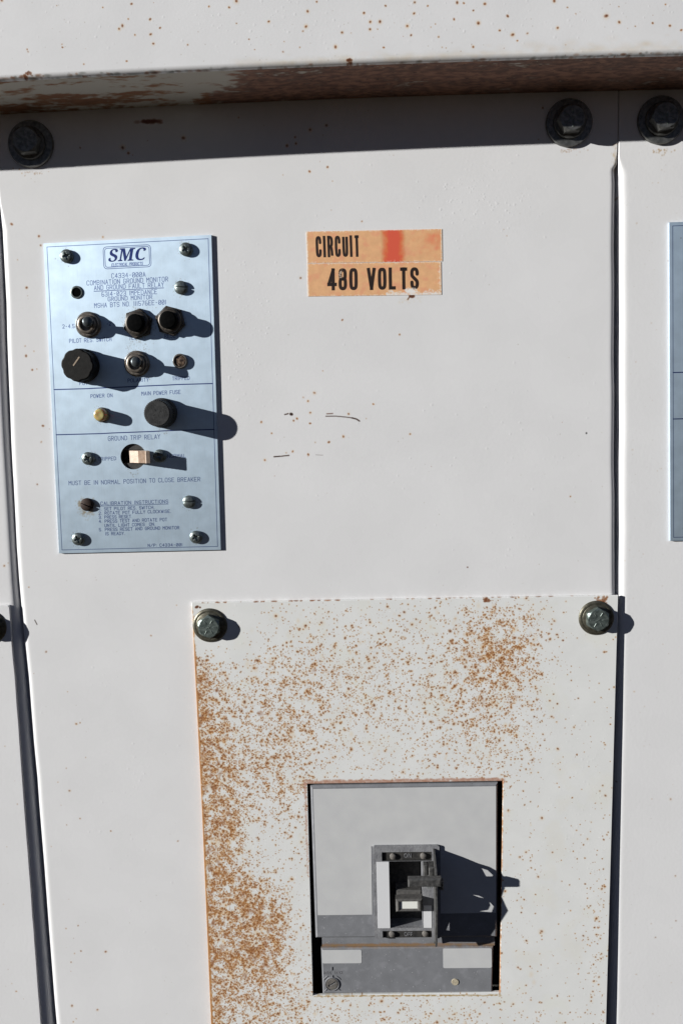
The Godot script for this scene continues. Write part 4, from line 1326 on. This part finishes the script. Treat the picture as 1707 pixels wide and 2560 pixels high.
func build_breaker():
	org = Vector3(17, -364, -8)
	var t := thing("circuit_breaker", "grey moulded circuit breaker with toggle handle set in the cover plate window", "circuit breaker", org)
	var cv := Canvas.new(-42, -224, 120, 144, 7.0, Color(0.465, 0.468, 0.485))
	cv.mottle(0.07, 0.012, 81)
	cv.stain(0.02, 82, 0.1, 0.6, Color(0.56, 0.56, 0.58), 0.35)
	for i in 700:
		cv.dot(rng.randf_range(-40, 76), rng.randf_range(-366, -226), rng.randf_range(0.08, 0.28), Color(0.78, 0.78, 0.78) if rng.randf() < 0.6 else Color(0.30, 0.29, 0.28), rng.randf_range(0.2, 0.8), 0.7)
	for i in 26: cv.dot(rng.randf_range(-38, 70), rng.randf_range(-366, -312), rng.randf_range(0.12, 0.26), Color(0.80, 0.80, 0.80), 0.7, 0.6)
	for i in 900:                         # silt and rust dust lying on the ledge
		var x := rng.randf_range(-36, 72)
		cv.dot(x, -332.6 + rng.randfn(0, 0.55), rng.randf_range(0.3, 1.0), Color(0.52, 0.40, 0.29), 0.10 + 0.14 * exp(-pow((x + 2) / 22.0, 2)), 0.8, 2.5, 0.0)
	var m := sheet_mat(cv, 0.48, 0.10, 83)
	sheet(cv)
	var st := mb()
	ring_prism(st, [Vector2(-37.9, -326.7), Vector2(72.6, -327.0), Vector2(73.5, -228.4), Vector2(-38.2, -228.7)], [Vector2(7.8, -319.3), Vector2(27.7, -319.3), Vector2(27.5, -276.2), Vector2(8.2, -276.2)], -22, 3.0, 1.1, -7)
	obj("upper_housing", st, m, t)
	st = mb()
	prism(st, [Vector2(-34.6, -364.0), Vector2(69.6, -363.9), Vector2(70.4, -333.6), Vector2(-34.9, -333.6)], -20, 2.2, 0.7)
	prism(st, [Vector2(-34.2, -333.4), Vector2(71.4, -333.4), Vector2(71.4, -325.0), Vector2(-34.2, -325.0)], -20, 1.2)
	var lo := obj("lower_housing", st, m, t)
	st = mb()
	prism(st, [Vector2(-36.2, -311.4), Vector2(-3.0, -311.3), Vector2(-2.6, -267.2), Vector2(38.8, -266.8), Vector2(38.5, -311.0), Vector2(72.0, -310.8), Vector2(72.4, -230.3), Vector2(-36.6, -230.6)], 2.9, 3.12)
	obj("rating_sticker", st, M.sticker, t)
	# handle surround with recessed ON and OFF pockets
	var es := CSGCombiner3D.new()
	es.name = "escutcheon"
	t.add_child(es)
	var eo := CSGPolygon3D.new()
	var ep := PackedVector2Array()
	for q in rect_pts(-1.7, -326.3, 38.2, -266.4, 1.3): ep.append((q - Vector2(org.x, org.y)) * MM)
	eo.polygon = ep
	eo.depth = 2.6 * MM
	eo.material = M.grey_plastic
	es.add_child(eo)
	eo.position = Vector3(0, 0, (4.6 - org.z) * MM)
	csg_box(es, Vector3(8.0, -319.3, 0), Vector3(27.6, -276.2, 8), M.grey_plastic, true)
	csg_box(es, Vector3(3.6, -276.0, 3.4), Vector3(33.6, -270.4, 8), M.dark_plastic, true)
	csg_box(es, Vector3(3.1, -327.5, 3.4), Vector3(32.9, -321.2, 8), M.dark_plastic, true)
	st = mb()
	prism(st, rect_pts(6.0, -320.5, 29.0, -275.0), -12, -6.0)
	obj("slot_floor", st, M.dark_plastic, t)
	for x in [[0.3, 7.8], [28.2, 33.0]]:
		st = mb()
		prism(st, rect_pts(x[0], -319.3, x[1], -276.5 if x[0] < 10 else -304.8, 0.3), 4.55, 4.75, 0.05)  # shade put into the shape: right strip ends where the handle shadow begins
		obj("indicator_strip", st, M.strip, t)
	for p in [[10.3, -273.4], [28.6, -273.3], [8.8, -323.6], [29.0, -323.5]]:
		st = mb()
		org = Vector3.ZERO
		lathe(st, [Vector2(1.9, 0), Vector2(1.9, 1.1), Vector2(1.6, 1.4), Vector2(0, 1.45)], 24)
		obj("rivet", st, M.grey_dirty, t, Vector3(p[0], p[1], 3.4) - Vector3(17, -364, -8))
	org = Vector3(17, -364, -8)
	st = mb()
	text_shape(st, "ON", M.f_sans, 2.6, Vector3(19.2, -273.2, 3.4), 0, 0, 0.9, 0.25)
	obj("position_lettering", st, M.grey_plastic, t)
	st = mb()
	text_shape(st, "OFF", M.f_sans, 2.4, Vector3(18.8, -323.9, 3.4), 0, 0, 0.9, 0.25)
	obj("position_lettering", st, M.grey_plastic, t)
	# handle
	st = mb()
	ring_prism(st, [Vector2(11.4, -306.6), Vector2(27.2, -306.6), Vector2(27.2, -298.4), Vector2(11.4, -298.4)], [Vector2(14.2, -304.4), Vector2(24.1, -304.4), Vector2(24.1, -300.2), Vector2(14.2, -300.2)], -6, 9.0, 1.1, 7.4)
	prism(st, [Vector2(11.6, -306.4), Vector2(27.0, -306.4), Vector2(27.0, -296.4), Vector2(11.6, -295.4)], -6, 3.0, 0.6)
	var hd := obj("handle", st, M.handle, t)
	st = mb()
	prism(st, rect_pts(14.0, -304.6, 24.3, -300.0), 7.0, 8.1)
	obj("handle_window", st, M.white, hd)
	# lower stickers, dial, plug, moulded marks
	st = mb()
	prism(st, rect_pts(-34.2, -343.7, -10.1, -334.9, 0.8), 2.1, 2.32)
	obj("blank_sticker", st, M.sticker, lo)
	st = mb()
	prism(st, rect_pts(39.8, -347.4, 69.4, -334.5, 0.8), 2.1, 2.32)
	obj("blank_sticker", st, M.sticker, lo)
	org = Vector3.ZERO
	st = mb()
	dome(st, 3.7, func(x: float, y: float) -> float:
		var v := absf(-x * 0.5 + y * 0.866)
		var u := absf(x * 0.866 + y * 0.5)
		return 0.7 - (0.55 if v < 0.55 and u < 2.6 else 0.0) - 0.1 * smoothstep(3.0, 3.7, sqrt(x * x + y * y)), 22, 60)
	var dl := obj("adjustment_dial", st, M.grey_dirty, lo, Vector3(-28.7, -357.4, 2.0) - Vector3(17, -364, -8))
	st = mb()
	lathe(st, [Vector2(4.5, 0.1), Vector2(4.4, 0.75), Vector2(4.1, 0.8), Vector2(3.9, 0.1)], 40)
	obj("dial_rim", st, M.grey_plastic, dl)
	st = mb()
	lathe(st, [Vector2(2.2, 0.0), Vector2(2.1, 0.35), Vector2(0, 0.36)], 28)
	obj("test_plug", st, worn(Color(0.58, 0.54, 0.46), Color(0.72, 0.68, 0.60), 0, 0.6, 84, 90), lo, Vector3(46.9, -356.6, 2.2) - Vector3(17, -364, -8))
	org = Vector3(17, -364, -8)
	st = mb()
	text_shape(st, "MIN", M.f_sans, 2.2, Vector3(-31.5, -350.0, 2.2), 0, 0.05, 0.85, 0.1)
	text_shape(st, "MAX", M.f_sans, 2.2, Vector3(-24.6, -349.8, 2.2), 0, 0.05, 0.85, 0.1)
	bar(st, Vector2(-28.7, -348.3), Vector2(-28.6, -346.0), 0.45, 2.2, 2.6, 0.1)
	bar(st, Vector2(-28.4, -353.1), Vector2(-28.4, -351.6), 0.4, 2.2, 2.6, 0.1)
	for e in [[150.0, 115.0], [65.0, 30.0]]:
		for k in 6:
			var a0 := deg_to_rad(lerpf(e[0], e[1], k / 6.0))
			var a1 := deg_to_rad(lerpf(e[0], e[1], (k + 1) / 6.0))
			bar(st, Vector2(-28.7, -357.4) + Vector2(cos(a0), sin(a0)) * 5.9, Vector2(-28.7, -357.4) + Vector2(cos(a1), sin(a1)) * 5.9, 0.35, 2.2, 2.55, 0.1)
	for a in [225.0, 318.0]:
		var d := Vector2(cos(deg_to_rad(a)), sin(deg_to_rad(a)))
		bar(st, Vector2(-28.7, -357.4) + d * 5.0, Vector2(-28.7, -357.4) + d * 6.4, 0.4, 2.2, 2.55, 0.1)
	obj("moulded_marks", st, M.grey_plastic, lo)

func csg_poly(pts: Array, x0: float, x1: float, m: Material) -> CSGPolygon3D:
	# outline in (z, y), standing on edge, from x0 to x1
	var c := CSGPolygon3D.new()
	var p := PackedVector2Array()
	for q in pts: p.append(Vector2(q[0] - org.z, q[1] - org.y) * MM)
	c.polygon = p
	c.depth = (x1 - x0) * MM
	c.material = m
	return c

func build_hasp():
	org = Vector3(35, -297, 3)
	var t := thing("handle_lock", "dark padlock bracket standing edge-on beside the breaker handle", "lock bracket", org)
	var g := CSGCombiner3D.new()
	g.name = "lock_plate"
	t.add_child(g)
	g.rotation.y = -PI / 2
	var outline := [[3.2, -267.8], [6.5, -269.0], [10.5, -270.2], [14.5, -271.9], [17.5, -272.4], [20.0, -274.5], [21.0, -278], [21.0, -284], [20.2, -290], [21.9, -298.1], [19.8, -307.4], [17.6, -316.3], [18.2, -319.2], [15.6, -323.2], [12.9, -326.3], [12.3, -324.3], [8.3, -325.4], [5.0, -328.5], [3.4, -330.5], [3.2, -326]]
	var main := csg_poly(outline, 0, 1.02, M.hasp)
	g.add_child(main)
	main.position = Vector3(0, 0, 0.0006)
	for hp in [[[15.3, -274.2], [17.3, -274.6], [18.7, -277.0], [18.1, -279.4], [16.5, -278.9]], [[19.0, -281.6], [20.2, -281.6], [20.0, -288.6]], [[17.2, -293.6], [18.9, -297.0], [18.3, -301.2], [14.8, -302.6], [17.0, -300.4], [17.6, -297.2]], [[12.6, -292.9], [15.0, -292.4], [16.6, -293.3], [14.6, -293.6]], [[7.1, -311.6], [5.8, -320.2], [7.1, -320.0]]]:
		var cut := csg_poly(hp, 0, 6, M.hasp)
		cut.operation = CSGShape3D.OPERATION_SUBTRACTION
		g.add_child(cut, true)
		cut.position = Vector3(0, 0, 0.003)
	var st := mb()
	box(st, Vector3(18.3, -281.8, 20.5), Vector3(37.6, -276.6, 24.3), 0.8)
	obj("stop_arm", st, M.hasp, t)
	st = mb()
	box(st, Vector3(28.4, -284.5, 4.7), Vector3(30.6, -276.4, 9.5), 0.4)
	box(st, Vector3(31.2, -283.8, 4.7), Vector3(34.2, -276.2, 12.5), 0.5)
	obj("spring_guide", st, M.hasp, t)
	st = mb()
	for i in 3: box(st, Vector3(30.6 + i * 1.1, -291.5, 8.0), Vector3(31.1 + i * 1.1, -285.0, 8.6), 0.1)
	obj("spring", st, M.zinc_bright, t)
	st = mb()
	box(st, Vector3(36.5, -287.5, 13.0), Vector3(39.4, -282.5, 18.0), 0.5)
	obj("catch", st, M.hasp, t)
